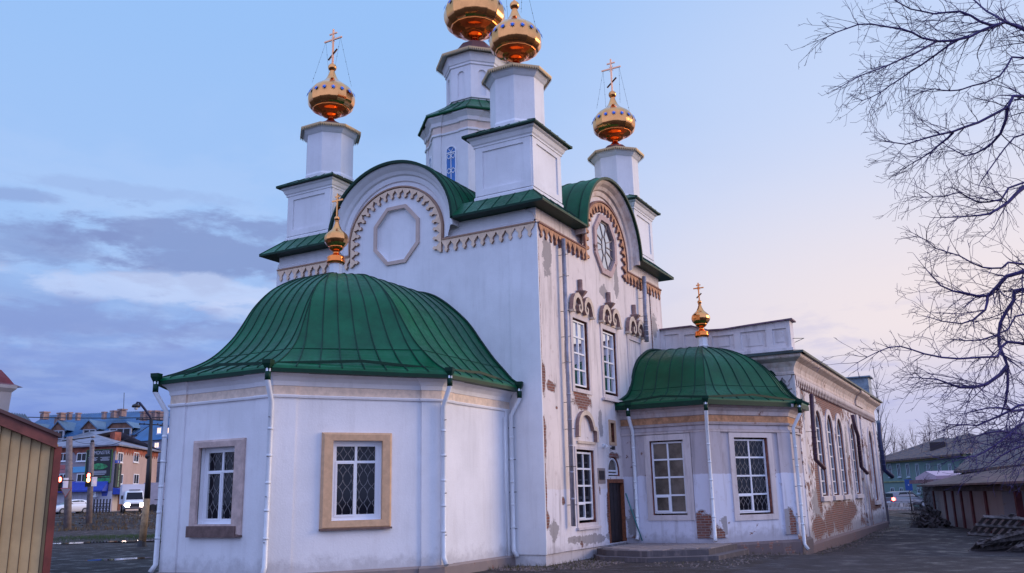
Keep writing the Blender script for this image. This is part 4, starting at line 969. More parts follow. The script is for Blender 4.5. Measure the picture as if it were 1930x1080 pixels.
SG = [(4.80, 5.50, -5.42), (4.86, 5.52, -5.40), (5.05, 6.15, -5.05), (5.3, 6.75, -4.80), (5.75, 7.14, -4.52), (6.2, 7.42, -4.18), (6.6, 7.84, -3.72), (6.88, 8.39, -3.2), (7.08, 8.9, -2.7), (7.2, 9.4, -2.15), (7.27, 9.9, -1.6), (7.34, 10.6, -.9)]
def sring(r):
    z, x, y = r; t = min(1, (x-5.5)/4.0)
    q1 = Vector((x, -3.22+(x-5.5)*.31, z)); a = min(1, (y+5.42)/3.5)
    q2 = Vector((8.95+a*1.2, y, z))
    if q2.x < q1.x+.05: q2.x = q1.x+.05
    if q2.y > q1.y: q2.y = q1.y
    return [Vector((x, 0, z)), q1, q2, Vector((XR, min(y, 0), z))]
facet_roof(refine([sring(r) for r in SG], 3), 'small_apse_roof', [6, 6, 3], [greenmat('green_roof_paint_dull', (.002, .07, .027), .40), greend], drop=.15)
gutter([(5.62, -.05), (5.62, -3.2), (8.95, -5.3)], 4.86)
bm = B(); sp = refine([sring(r) for r in SG], 3); tube(bm, [r[0]+Vector((0, -.03, .04)) for r in sp[1:]]+[r[-1]+Vector((-.03, 0, .04)) for r in sp[::-1][:-1]], .06, 6); part('flashing', bm, greend)
cupola(9.25, -2.1, 7.12, .95)
apse_pipe((XS, -.45), (-1, 0), .45, fo=.4, z0=4.72, wo=.1); apse_pipe(Q1, (-1, -.35), .42, fo=.5, z0=4.74); apse_pipe((8.9, -5.02), (-.25, -1), .0, fo=.45, z0=4.74)
# entrance steps
lo = [(5.9, .02), (2.95, .02)]
A1_, A2_, A3_ = GR(1113, 1046, .0), GR(1240, 1063, -.05), GR(1378, 1049, -.05)
U1_, U2_, U3_ = GR(1117, 1030, .3), GR(1240, 1042, .3), GR(1362, 1030, .3)
def slabp(pts, z0, z1, m_, name, par=None):
    bm = B(); vs = [Vector((p[0], p[1], z1)) for p in pts]; face(bm, vs); n = len(pts)
    for i in range(n):
        a, b = vs[i], vs[(i+1) % n]; face(bm, [a, b, Vector((b.x, b.y, z0)), Vector((a.x, a.y, z0))])
    return part(name, bm, m_, parent=par)
low = [(5.94, -.1), (3.1, -.1), (2.35, -.5), (2.05, -1.9), (3.3, -3.75), (5.94, -3.85)]
st = slabp([(5.94, -.11), (2.95, -.11), (2.1, -.7), (1.75, -2.3), (3.0, -3.95), (5.94, -4.05)], -.5, .12, curb, 'entrance_steps')
slabp([(5.94, -.12), (3.2, -.12), (2.45, -.75), (2.1, -2.15), (3.25, -3.6), (5.94, -3.7)], .1, .28, curb, 'upper_step', st)
bm = B(); up = [(5.94, -.12), (3.2, -.12), (2.45, -.75), (2.1, -2.15), (3.25, -3.6), (5.94, -3.7)]
def inside(x, y, P):
    c_ = False
    for i in range(len(P)):
        (x1, y1), (x2, y2) = P[i-1], P[i]
        if (y1 > y) != (y2 > y) and x < (x2-x1)*(y-y1)/(y2-y1)+x1: c_ = not c_
    return c_
rnd = random.Random(4)
for i in range(9):
    for j in range(10):
        x, y = 2.2+i*.44+(.2 if j % 2 else 0), -3.6+j*.36
        if all(inside(x+a, y+b, up) for a in (.0, .42) for b in (0, .34)) and x+.42 < 5.94:
            box(bm, x+.01, x+.42, y+.01, y+.34, .27, .295+rnd.random()*.012)
link('paving_slab', bm, slab, st)
# ------------------------------------------------------------------ ground
c55, s55 = cos(radians(55)), sin(radians(55))
def LM(x, y): dx_, dy_ = x-CAM.x, y-CAM.y; return dx_*c55+dy_*s55, -dx_*s55+dy_*c55
def gz(x, y):
    L, M_ = LM(x, y); z = 1.05*smooth(79, 91, L)*smooth(-58, -30, M_)
    z += -.33*smooth(4.5, 11, x)*smooth(-1.0, -4.5, y)*(1-smooth(0, 20, y))
    z += -.25*smooth(45, 90, x)*smooth(25, 0, y)
    z += .05*sin(x*.35+1)*sin(y*.3)*smooth(6, 14, hypot(x-4, y-3))
    return z
def axis(lo, hi, c, s0, g):
    a = [c]; s = s0
    while a[-1] < hi: a.append(a[-1]+s); s *= g
    b = [c]; s = s0
    while b[-1] > lo: b.append(b[-1]-s); s *= g
    return sorted(set(a+b[1:]))
xs_ = axis(-250, 1500, 5, .9, 1.045); ys_ = axis(-900, 1300, -3, .9, 1.045)
bm = B(); G_ = [[bm.verts.new((x, y, gz(x, y))) for y in ys_] for x in xs_]
for i in range(len(xs_)-1):
    for j in range(len(ys_)-1): bm.faces.new((G_[i][j], G_[i+1][j], G_[i+1][j+1], G_[i][j+1])).smooth = True
def groundmat(name, c1, c2, c3, wet=.0, scale=1.):
    m = bpy.data.materials.new(name); m.use_nodes = True; nt = m.node_tree; p = nt.nodes['Principled BSDF']; MATS[name] = m
    ob = N(nt, 'ShaderNodeTexCoord').outputs['Object']
    a = NOI(nt, ob, .16*scale, 6, .6, .4); b = NOI(nt, ob, 1.3*scale, 6, .65); c = NOI(nt, ob, 26, 4, .7); g = NOI(nt, ob, 110, 2, .6)
    col = MIX(nt, SS(nt, a, .40, .62), c1, c2); col = MIX(nt, SS(nt, b, .50, .68, 0, .75), col, c3)
    col = MIX(nt, SS(nt, c, .5, .75, 0, .5), col, tuple(q*2.1 for q in c1)); col = MIX(nt, SS(nt, g, .58, .75, 0, .45), col, (.11, .09, .09))
    lk(nt, col, p.inputs['Base Color']); lk(nt, SS(nt, b, .32, .55, .55-wet, .92), p.inputs['Roughness']); p.inputs['Specular IOR Level'].default_value = .22
    bp = N(nt, 'ShaderNodeBump'); bp.inputs['Strength'].default_value = .7; bp.inputs['Distance'].default_value = .03
    lk(nt, MA(nt, 'ADD', c, MA(nt, 'ADD', MA(nt, 'MULTIPLY', g, .4), MA(nt, 'MULTIPLY', b, 1.5))), bp.inputs['Height']); lk(nt, bp.outputs[0], p.inputs['Normal']); return m
gm_ = groundmat('wet_dirt_asphalt', (.036, .027, .027), (.052, .041, .041), (.026, .020, .018), .2)
tag(link('ground', bm, gm_), kind='structure')
asph = groundmat('asphalt', (.040, .033, .037), (.055, .046, .052), (.03, .024, .026), .12)
def strip(name, pts, m_, dz_, kind='structure', seg=18, lab=None):
    """quad sheet draped over the ground: pts = 4 corners (x,y)"""
    bm = B(); a, b, c_, d = [Vector(p).to_2d() if len(p) > 2 else Vector(p) for p in pts]; g = []
    for i in range(seg+1):
        row = []
        for j in range(seg+1):
            q = a.lerp(b, i/seg).lerp(d.lerp(c_, i/seg), j/seg); row.append(bm.verts.new((q.x, q.y, gz(q.x, q.y)+dz_)))
        g.append(row)
    for i in range(seg):
        for j in range(seg): bm.faces.new((g[i][j], g[i+1][j], g[i+1][j+1], g[i][j+1])).smooth = True
    return tag(link(name, bm, m_), kind=kind)
def LMinv(L, M_): return (CAM.x+L*c55-M_*s55, CAM.y+L*s55+M_*c55)
strip('road', [LMinv(92, -60), LMinv(92, 60), LMinv(108, 60), LMinv(108, -60)], asph, .03, seg=40)
strip('sidewalk', [LMinv(110, -60), LMinv(110, 60), LMinv(116, 60), LMinv(116, -60)], mat('pavement_grey', (.13, .11, .12), .85, noise=.3, nscale=1.5), .12, seg=30)
strip('yard_drive', [(-6, -22), (-6, -5.2), (60, -6.5), (60, -10)], asph, .006, seg=60)
strip('street', [(60, -40), (60, 40), (100, 40), (100, -40)], asph, .012, seg=30)
# puddle in the lot
bm = B(); pc = GR(215, 1053, .0)
pts = []
for i in range(40):
    t = 2*pi*i/40; r = 1+.25*sin(3*t+1)+.15*sin(7*t)
    L_, M_ = LM(pc.x, pc.y); q = LMinv(L_+.55*r*sin(t), M_+1.25*r*cos(t)); pts.append((q[0], q[1], 0.012+gz(pc.x, pc.y)))
face(bm, pts); tag(link('puddle', bm, mat('puddle_water', (.02, .02, .025), .03, spec=.8)), kind='structure')
bm = B(); pc = GR(190, 1022, .0); pts = []
for i in range(40):
    t = 2*pi*i/40; r = 1+.25*sin(2*t+1)+.2*sin(5*t)
    L_, M_ = LM(pc.x, pc.y); q = LMinv(L_+1.3*r*sin(t), M_+2.6*r*cos(t)); pts.append((q[0], q[1], 0.03+gz(pc.x, pc.y)))
face(bm, pts); tag(link('puddle', bm, MATS['puddle_water']), kind='structure')
# scattered stones and dry grass: nobody could count them
def scatter(name, fn, n, smin, smax, m_, seed, flat=.6, label=None):
    r = random.Random(seed); V_ = []; F_ = []
    for k in range(n):
        x, y = fn(r); z = gz(x, y); s = r.uniform(smin, smax)**1.; b = len(V_)
        a = r.random()*6.28
        for (i, j, k_) in ((1, 0, 0), (0, 1, 0), (-1, 0, 0), (0, -1, 0), (0, 0, 1), (.6, .6, .7)):
            q = 1+r.uniform(-.3, .3); V_.append((x+s*q*(i*cos(a)-j*sin(a)), y+s*q*(i*sin(a)+j*cos(a)), z-.2*s+s*flat*k_*q*1.3))
        for f in ((0, 1, 5), (1, 4, 5), (0, 5, 4), (1, 2, 4), (2, 3, 4), (3, 0, 4)): F_.append(tuple(b+i for i in f))
    me = bpy.data.meshes.new(name); me.from_pydata(V_, [], F_); me.materials.append(m_); o = bpy.data.objects.new(name, me); C.objects.link(o)
    return tag(o, label, name.replace('_', ' '), kind='stuff')
stm = mat('gravel_stone', (.16, .12, .11), .9, noise=.6, nscale=7); 
def near_wall(r):
    k = r.random()
    if k < .35: return (r.uniform(-.9, 2.2), -r.uniform(.12, 1.5)**1.2)
    if k < .6: return (-r.uniform(.15, 1.6), r.uniform(-.6, 1.2))
    if k < .8: t = r.random(); return (10.7+t*22, YR-.2-r.random()**2*.9)
    if k < .9: t = r.random(); return (5.7+3*t-.1, -3.1-2*t-.2-r.random()**2*.6)
    return (r.uniform(.5, 5), -r.uniform(2.5, 5))
scatter('gravel', near_wall, 2600, .012, .05, stm, 3, label='loose brown gravel and rubble along the foot of the church wall')
tufts_later = []
def bank(r): return LMinv(r.uniform(76, 92), r.uniform(-28, 30))
scatter('rubble', bank, 1500, .05, .22, mat('bank_rubble', (.075, .055, .05), .95, noise=.6, nscale=.8), 5, label='dark rubble and clods on the bank below the street')
def tufts(name, fn, n, h0, h1, m_, seed, label):
    r = random.Random(seed); V_ = []; F_ = []
    for k in range(n):
        x, y = fn(r); z = gz(x, y)
        for j in range(5):
            a = r.random()*6.28; h = r.uniform(h0, h1); w = h*.06; lx, ly = r.uniform(-.5, .5)*h, r.uniform(-.5, .5)*h; b = len(V_)
            V_ += [(x+w*cos(a), y+w*sin(a), z), (x-w*cos(a), y-w*sin(a), z), (x+lx, y+ly, z+h)]; F_.append((b, b+1, b+2))
    me = bpy.data.meshes.new(name); me.from_pydata(V_, [], F_); me.materials.append(m_); o = bpy.data.objects.new(name, me); C.objects.link(o); return tag(o, label, 'grass', kind='stuff')
tufts('dry_grass', bank, 3000, .12, .4, mat('dry_grass', (.13, .085, .04), .9, noise=.4, nscale=2), 8, 'dry brown grass on the bank below the street')
tufts('wall_weeds', near_wall, 420, .03, .13, mat('withered_weeds', (.10, .085, .04), .9, noise=.5, nscale=3), 10, 'sparse withered weeds along the foot of the church wall')
gp = GR(250, 1013, 0.)
tufts('green_grass', lambda r: LMinv(*(lambda q: (q[0]+r.gauss(0, 2.2), q[1]+r.gauss(0, 3.5)))(LM(gp.x, gp.y))), 1800, .06, .16, mat('green_grass', (.05, .09, .03), .9), 9, 'thin green grass patch in the muddy lot')
# ------------------------------------------------------------------ generic parts for far buildings
def plane_fr(pa, pb, toward=CAM):
    n = Vector((-(pb.y-pa.y), pb.x-pa.x)); 
    if n.dot(Vector((toward.x-pa.x, toward.y-pa.y))) < 0: n = -n
    return Fr(pa.x, pa.y, pb.x-pa.x, pb.y-pa.y, n.x, n.y)
def uz(fr, px, py):
    r = ray(px, py); o = Vector((fr.o[0], fr.o[1], 0)); n = Vector((fr.n[0], fr.n[1], 0)); t = (o-CAM).dot(n)/r.dot(n); p = CAM+r*t
    return (p.x-fr.o[0])*fr.u[0]+(p.y-fr.o[1])*fr.u[1], p.z
def far_window(par, fr, px0, px1, py0, py1, gm=glass, fm=pvc, mull=1, lit=False, t=.09, rail=False):
    u0, z1 = uz(fr, px0, py0); u1, z0 = uz(fr, px1, py1)
    if u0 > u1: u0, u1 = u1, u0
    bm = B(); prism(bm, fr, rect(u0, u1, z0, z1), 0, .08, holes=[rect(u0+t, u1-t, z0+t, z1-t)])
    for i in range(mull): u = u0+(u1-u0)*(i+1)/(mull+1); fbox(bm, fr, u-t*.4, u+t*.4, z0+t, z1-t, .01, .07)
    fbox(bm, fr, u0-.05, u1+.05, z0-.1, z0, 0, .16)
    w = link('window', bm, fm, par); bm = B(); poly(bm, fr, [rect(u0+.02, u1-.02, z0+.02, z1-.02)], .03); link('pane', bm, gm, w); return w
litw = mat('lit_window', (.9, .6, .4), .5, emit=(1., .62, .42), estr=1.5)
# three-storey brick block with the signs
Kc, Kl, Kr = AT(209, 962, 124), AT(60, 962, 132), AT(290, 962, 140)
ZG, ZEV = gz(Kc.x, Kc.y)+.1, AT(211, 838, 124).z
block = thing('apartment_block', 'three-storey brick block with grey hip roof, billboard and blue awnings beyond the street', 'building')
fl_, fr_ = plane_fr(Kc, Kl), plane_fr(Kc, Kr); LL, LR = (Kl-Kc).to_2d().length, (Kr-Kc).to_2d().length
brk_l = plaster('lilac_brick', (.30, .25, .28), old=0, grime=.3, ground=-9); brk_r = plaster('pink_brick', (.46, .34, .32), old=0, grime=.3, ground=-9)
bm = B(); poly(bm, fl_, [rect(0, LL, 0, ZEV)]); bk = Kl+(Kr-Kc); poly(bm, plane_fr(Kl, bk), [rect(0, LR, 0, ZEV)]); link('wall', bm, brk_l, block)
bm = B(); poly(bm, fr_, [rect(0, LR, 0, ZEV)]); poly(bm, plane_fr(Kr, bk), [rect(0, LL, 0, ZEV)]); link('wall', bm, brk_r, block)
whp = mat('painted_shopfront', (.50, .48, .56), .8, noise=.1, nscale=.7)
z926 = uz(fl_, 200, 926)[1]
bm = B(); fbox(bm, fl_, 0, LL, 0, z926, 0, .06); link('shopfront_wall', bm, whp, block); bm = B(); fbox(bm, fr_, 0.06, uz(fr_, 266, 926)[0], 0, z926+.2, 0, .06); link('shopfront_wall', bm, mat('entrance_plaster', (.5, .44, .44), .8), block)
redb = mat('red_brick_band', (.30, .09, .06), .9, noise=.4, nscale=1.2)
for f, L in ((fl_, LL), (fr_, LR)):
    bm = B(); k = int(L/.9)
    fbox(bm, f, 0, L, ZEV-.75, ZEV, 0, .05)
    for i in range(k): prism(bm, f, [(L*(i+.1)/k, ZEV-.75), (L*(i+.9)/k, ZEV-.75), (L*(i+.5)/k, ZEV-1.15)], 0, .05)
    link('brick_frieze', bm, redb, block)
bm = B(); e = .7
def outp(p, dl, dr): return Vector((p.x-fl_.u[0]*dl-fr_.u[0]*dr, p.y-fl_.u[1]*dl-fr_.u[1]*dr, 0))
cor = [outp(Kc, e, e), outp(Kl, -e, e), outp(bk, -e, -e), outp(Kr, e, -e)]
W2 = LR+2*e; ax_ = [cor[0]+(cor[1]-cor[0]).normalized()*W2*.5+(cor[3]-cor[0])*.5, cor[1]-(cor[1]-cor[0]).normalized()*W2*.5+(cor[3]-cor[0])*.5]
zr_ = ZEV+2.6; c4 = [Vector((p.x, p.y, ZEV)) for p in cor]; rr = [Vector((p.x, p.y, zr_)) for p in ax_]
for f in ([c4[0], c4[1], rr[1], rr[0]], [c4[3], c4[0], rr[0]], [c4[1], c4[2], rr[1]], [c4[2], c4[3], rr[0], rr[1]]): face(bm, f)
face(bm, c4)
for i in range(4): face(bm, [c4[i], c4[(i+1) % 4], c4[(i+1) % 4]-Vector((0, 0, .18)), c4[i]-Vector((0, 0, .18))])
rf = link('roof', bm, mat('grey_slate_sheet', (.22, .22, .28), .6, noise=.3, nscale=.8), block)
bm = B(); q = c4[0].lerp(rr[0], .95)
for px, w, hh in ((218, 1.0, 1.8), (243, .6, 1.2)):
    p = AT(px, 820, 134); box(bm, p.x-w/2, p.x+w/2, p.y-w/2, p.y+w/2, ZEV+.2, ZEV+hh+.5); break
link('chimney', bm, redb, rf)
for (a, b) in ((113, 126), (146, 163)):
    far_window(block, fl_, a, b, 854, 869); far_window(block, fl_, a, b, 893, 908)
for (a, b) in ((106, 122), (139, 155)): far_window(block, fl_, a, b, 932, 948, gm=mat('shutter_grey', (.25, .24, .26), .7), fm=mat('grey_trim', (.4, .38, .42), .6))
for (a, b) in ((222, 230), (252, 260)): far_window(block, fr_, a, b, 852, 872, t=.12); far_window(block, fr_, a, b, 893, 913, t=.12)
far_window(block, fl_, 84, 98, 854, 869); far_window(block, fl_, 84, 98, 893, 908)
# awnings
awb = mat('blue_awning', (.02, .055, .38), .6, noise=.15)
def awning(fr, p0, p1, pyt, pyb, d=1.1):
    u0, zt = uz(fr, p0, pyt); u1, zb = uz(fr, p1, pyb)
    if u0 > u1: u0, u1 = u1, u0
    bm = B(); a = [fr.P(u0, zt, .07), fr.P(u1, zt, .07), fr.P(u1, zb+.2, d), fr.P(u0, zb+.2, d)]; face(bm, a)
    face(bm, [a[3], a[2], fr.P(u1, zb, d), fr.P(u0, zb, d)])
    for u, p, q in ((u0, a[0], a[3]), (u1, a[1], a[2])): face(bm, [p, q, fr.P(u, zb, d), fr.P(u, zb, .07)])
    return link('awning', bm, awb, block)
awning(fl_, 62, 204, 910, 926); awning(fr_, 212, 239, 919, 932, 2.2)
bm = B(); u0, z1 = uz(fr_, 222, 932); u1 = uz(fr_, 230, 932)[0]; fbox(bm, fr_, min(u0, u1), max(u0, u1), ZG, z1, .07, .12); link('door', bm, mat('brown_door', (.16, .05, .03), .6), block)
bm = B(); u, z = uz(fl_, 180, 932); fbox(bm, fl_, u-.5, u+.5, z-.35, z+.35, .06, .5); o = link('air_conditioner', bm, pvc, block)
bm = B(); lathe(bm, [(.02, 0), (.24, 0)], 0, 0, 16, cap=False); o2_ = link('fan_grille', bm, dark, o); o2_.matrix_world = Matrix(((fl_.u[0], 0, fl_.n[0], fl_.P(u+.12, 0, .52).x), (fl_.u[1], 0, fl_.n[1], fl_.P(u+.12, 0, .52).y), (0, 1, 0, z), (0, 0, 0, 1)))
# signs, text
def text3(par, s, fr, u, z, size, m_, o=.12, vertical=False, name='lettering', flip=False, squeeze=1.):
    cu = bpy.data.curves.new('t', 'FONT'); cu.body = s; cu.size = size; cu.extrude = .01; cu.align_x = 'CENTER'; cu.align_y = 'CENTER'
    if vertical: cu.body = '\n'.join(s); cu.space_line = .86
    ob = bpy.data.objects.new('t', cu); C.objects.link(ob); dg = bpy.context.evaluated_depsgraph_get()
    me = bpy.data.meshes.new_from_object(ob.evaluated_get(dg)); bpy.data.objects.remove(ob)
    o_ = bpy.data.objects.new(name, me); me.materials.clear(); me.materials.append(m_); C.objects.link(o_)
    # right-hand direction seen from outside
    n = Vector((fr.n[0], fr.n[1], 0)); r_ = Vector((0, 0, 1)).cross(n); p = fr.P(u, z, o)
    M = Matrix(((r_.x*squeeze, 0, n.x, p.x), (r_.y*squeeze, 0, n.y, p.y), (0, 1, 0, p.z), (0, 0, 0, 1)))
    me.transform(M); o_.parent = par; return o_
bb = thing('billboard', 'dark poster with green motif and white lettering on the brick block', 'billboard')
u0, z1 = uz(fl_, 166, 849); u1, z0 = uz(fl_, 208, 909); ua, ub_ = min(u0, u1), max(u0, u1)
bm = B(); fbox(bm, fl_, ua, ub_, z0, z1, .05, .14); link('panel', bm, mat('poster_black', (.008, .010, .014), .5), bb)
bm = B(); prism(bm, fl_, rect(ua-.06, ub_+.06, z0-.06, z1+.06), .04, .17, holes=[rect(ua, ub_, z0, z1)]); link('border', bm, mat('poster_green_edge', (.10, .22, .05), .5), bb)
H_ = z1-z0; gmn = mat('poster_green', (.03, .24, .08), .5, noise=.8, nscale=1.6); wht = mat('poster_white', (.55, .55, .62), .6); cym = (ua+ub_)/2
bm = B(); fbox(bm, fl_, ua+.02, ub_-.02, z0+.02, z0+H_*.14, .14, .15); fbox(bm, fl_, ua+.1, ub_-.1, z0+H_*.17, z0+H_*.19, .14, .15); link('green_strip', bm, gmn, bb)
bm = B(); w_ = (ub_-ua); prism(bm, fl_, [(cym+w_*a, z0+H_*(.5+b)) for a, b in ((-.38, -.03), (-.2, -.09), (.05, -.10), (.3, -.06), (.36, .0), (.22, .05), (.05, .09), (-.12, .08), (-.3, .04))], .14, .155); link('green_motif', bm, gmn, bb)
text3(bb, 'MONSTER', fl_, cym-w_*.10, z0+H_*.91, .62, wht, .16, squeeze=.85)
bm = B(); ug = cym+w_*.34
for k in range(3): ribbon(bm, fl_, [(ug+.22*k-.2, z0+H_*.96), (ug+.22*k-.24, z0+H_*.88), (ug+.22*k-.18, z0+H_*.82)], .07, .14, .155)
link('claw_mark', bm, mat('poster_lime', (.16, .5, .05), .5), bb)
bm = B(); r = random.Random(2)
for zz in (.76, .73, .70, .67):
    for s in (-1, 1): l = r.uniform(.12, .19)*w_; fbox(bm, fl_, cym+s*w_*.24-l, cym+s*w_*.24+l, z0+H_*zz, z0+H_*(zz+.012), .14, .15)
for zz in (.34, .31, .28, .24): l = r.uniform(.26, .38)*w_; fbox(bm, fl_, cym-l, cym+l, z0+H_*zz, z0+H_*(zz+.014), .14, .15)
link('small_print', bm, wht, bb)
cs = thing('canteen_sign', 'tall narrow vertical sign reading СТОЛОВАЯ on the pink brick wall', 'sign')
u0, z1 = uz(fr_, 216.5, 874); u1, z0 = uz(fr_, 223, 919); ua, ub_ = min(u0, u1), max(u0, u1)
bm = B(); fbox(bm, fr_, ua, ub_, z0, z1, .05, .25); link('panel', bm, mat('sign_dark', (.02, .022, .02), .5), cs)
text3(cs, 'СТОЛОВАЯ', fr_, (ua+ub_)/2, (z0+z1)/2-.02, (z1-z0)/8*1.12, mat('sign_letters', (.42, .55, .36), .5, emit=(.4, .6, .3), estr=.25), .27, vertical=True, squeeze=.9)
bsq = B(); u0, z1 = uz(fr_, 216.5, 867); u1, z0 = uz(fr_, 223.5, 873.5); fbox(bsq, fr_, min(u0, u1), max(u0, u1), z0, z1, .05, .2); bs = thing('blue_sign', 'small square blue sign above the vertical canteen sign', 'sign'); link('panel', bsq, mat('sign_blue', (.04, .07, .4), .5), bs)
bm = B(); um = (u0+u1)/2; zm = (z0+z1)/2; prism(bm, fr_, [(um-.16, zm-.12), (um+.16, zm-.12), (um, zm+.16)], .2, .22); link('emblem', bm, wht, bs)
for (a, b, c_, d, m_, l) in ((139, 163, 880, 890, mat('banner_cyan', (.12, .38, .62), .5), 'long pale cyan banner between the windows of the brick block'), (100, 129, 877, 884, mat('banner_red', (.42, .12, .12), .6), 'upper faded red banner on the brick block'), (100, 129, 886, 891, mat('banner_red2', (.40, .16, .18), .6), 'lower faded red banner on the brick block'), (131, 137, 880, 889, mat('banner_pink', (.55, .35, .42), .6), 'small pink sign left of the cyan banner')):
    u0, z1 = uz(fl_, a, c_); u1, z0 = uz(fl_, b, d); bm = B(); fbox(bm, fl_, min(u0, u1), max(u0, u1), z0, z1, .04, .12); tag(link('banner', bm, m_), l, 'banner')
bm = B(); u, z = uz(fl_, 198, 931); prism(bm, fl_, [(u-.5, z+.3), (u+.5, z+.3), (u+.35, z-.25), (u-.35, z-.25)], .06, .12); tag(link('wall_sign', bm, MATS['sign_blue']), 'small dark blue sign beside the air conditioner', 'sign')
# mansard apartments with the blue roof
blue = mat('blue_metal_roof', (.02, .12, .30), .45, noise=.25, nscale=.4); blueg = mat('blue_grey_metal', (.09, .17, .28), .5, noise=.2)
brown = mat('dormer_boards', (.20, .10, .07), .8, noise=.4, nscale=1.5); grw = mat('lilac_render', (.26, .25, .32), .85, noise=.15, nscale=.6)
ma = thing('mansard_apartments', 'long apartment house with blue mansard roof, dormers and chimneys behind the brick block', 'building')
A_, Bp_ = AT(15, 900, 172), AT(268, 900, 160); fm = plane_fr(A_, Bp_); LMa = (Bp_-A_).to_2d().length
ze = uz(fm, 180, 822)[1]; zrg = AT(180, 778, 176).z
bm = B(); poly(bm, fm, [rect(0, LMa, 0, ze)]); link('wall', bm, grw, ma)
bm = B(); a, b = fm.P(0, ze, .6), fm.P(LMa, ze, .6); c_, d = fm.P(LMa, zrg, -9), fm.P(0, zrg-.3, -9); face(bm, [a, b, c_, d]); face(bm, [c_, d, fm.P(0, ze, -18), fm.P(LMa, ze, -18)]); face(bm, [b, c_, fm.P(LMa, ze, -18)]); face(bm, [a, d, fm.P(0, ze, -18)])
mr = link('roof', bm, blue, ma)
sb = B()
for i in range(60): t = i/59; tube(sb, [a.lerp(b, t)+Vector((0, 0, .05)), d.lerp(c_, t)+Vector((0, 0, .05))], .05, 3)
link('roof_seam', sb, blueg, mr)
def dormer(pxa, pxb, pyt, pyb, flat=0.):
    u0, zb = uz(fm, pxa, pyb); u1, _ = uz(fm, pxb, pyb); um, zt = uz(fm, (pxa+pxb)/2, pyt)
    if u0 > u1: u0, u1 = u1, u0
    w = (u1-u0)*flat; P = [(u0, zb), (u1, zb), (um+w/2, zt), (um-w/2, zt)] if flat else [(u0, zb), (u1, zb), (um, zt)]
    bm = B(); poly(bm, fm, [P], .5); dd = link('dormer', bm, brown, ma)
    bm = B(); Q = P[1:]+[P[0]]
    for i in range(len(Q)-1):
        p, q = Q[i], Q[i+1]; face(bm, [fm.P(*p, .8), fm.P(*q, .8), fm.P(*q, -7), fm.P(*p, -7)]); face(bm, [fm.P(*p, .8), fm.P(*q, .8), fm.P(q[0], q[1]-.25, .8), fm.P(p[0], p[1]-.25, .8)])
    link('dormer_roof', bm, blueg, dd)
    bm = B(); n = max(2, int((u1-u0)/1.3)); fbox(bm, fm, u0+.5, u1-.5, zb-1.5, zb, .3, .5)
    wb = link('window_band', bm, mat('pale_window_band', (.36, .38, .44), .6), dd); bm = B()
    for i in range(n): uu = u0+.7+(u1-u0-1.4)*i/n; fbox(bm, fm, uu+.1, uu+(u1-u0-1.4)/n-.1, zb-1.3, zb-.15, .5, .53)
    link('panes', bm, glass, wb)
dormer(58, 74, 797, 812); dormer(98, 130, 793, 812); dormer(154, 190, 791, 810); dormer(203, 256, 795, 808, .5)
def chimney(px, py, w=1.4, par=ma, d=168, h=3.2, m_=None):
    p = AT(px, py, d); bm = B(); box(bm, p.x-w/2, p.x+w/2, p.y-w/2, p.y+w/2, p.z-h, p.z-.3); box(bm, p.x-w*.62, p.x+w*.62, p.y-w*.62, p.y+w*.62, p.z-.22, p.z); link('chimney', bm, m_ or mat('chimney_pink_brick', (.30, .20, .18), .9, noise=.3, nscale=1), par)
for px, py in ((85, 776), (117, 778), (108, 786), (132, 777), (148, 778), (197, 776), (217, 774), (231, 771)): chimney(px, py, 1.0 if px in (85, 117, 217, 231) else .6, h=1.3)
tag(link('antenna', (lambda bm: (tube(bm, [AT(233, 772, 168), AT(234, 740, 168)], .06, 4), bm)[1])(B()), dark), 'thin radio mast on the blue roof', 'antenna')
rb = thing('apartment_wing', 'taller grey wing with blue roof and lit windows beside the brick block', 'building')
A2, B2 = AT(252, 900, 150), AT(345, 900, 140); fw_ = plane_fr(A2, B2); LW = (B2-A2).to_2d().length; zw = uz(fw_, 300, 829)[1]
bm = B(); poly(bm, fw_, [rect(0, LW, 0, zw)]); link('wall', bm, grw, rb)
zt_ = uz(fw_, 290, 786)[1]; bm = B(); face(bm, [fw_.P(-1, zw, .5), fw_.P(LW, zw, .5), fw_.P(LW, zt_+1.2, -5), fw_.P(-1, zt_+1.0, -5)]); face(bm, [fw_.P(-1, zw, .5), fw_.P(-1, zt_+1, -5), fw_.P(-1, zw, -12)]); face(bm, [fw_.P(LW, zt_+1.2, -5), fw_.P(-1, zt_+1, -5), fw_.P(-1, zw, -12), fw_.P(LW, zw, -12)]); link('roof', bm, blue, rb)
for (a, b, c_, d, g) in ((292, 300, 834, 844, litw), (289, 298, 857, 869, litw), (288, 295, 884, 897, glass), (313, 320, 806, 817, litw), (297, 304, 806, 817, litw)): far_window(rb, fw_, a, b, c_, d, gm=g, t=.1)
for px, py in ((272, 776), (282, 774), (294, 774), (303, 776)): chimney(px, py, .8, rb, 148, 1.4)
# grey container / trailer behind the truck
bm = B(); a, b = AT(268, 950, 104), AT(308, 950, 104); ft = plane_fr(a, b); L = (b-a).to_2d().length; zb_ = gz(a.x, a.y)
fbox(bm, ft, 0, L, zb_+.7, zb_+3.1, -2.2, 0); tr = thing('trailer', 'plain grey box trailer standing behind the lit truck', 'trailer'); link('box_body', bm, mat('trailer_grey', (.36, .33, .40), .6, noise=.1), tr)
for u in (L*.25, L*.5, L*.75):
    bm = B(); tube(bm, [ft.P(u, zb_+.42, -.3), ft.P(u, zb_+.42, .02)], .42, 14); link('wheel', bm, dark, tr)
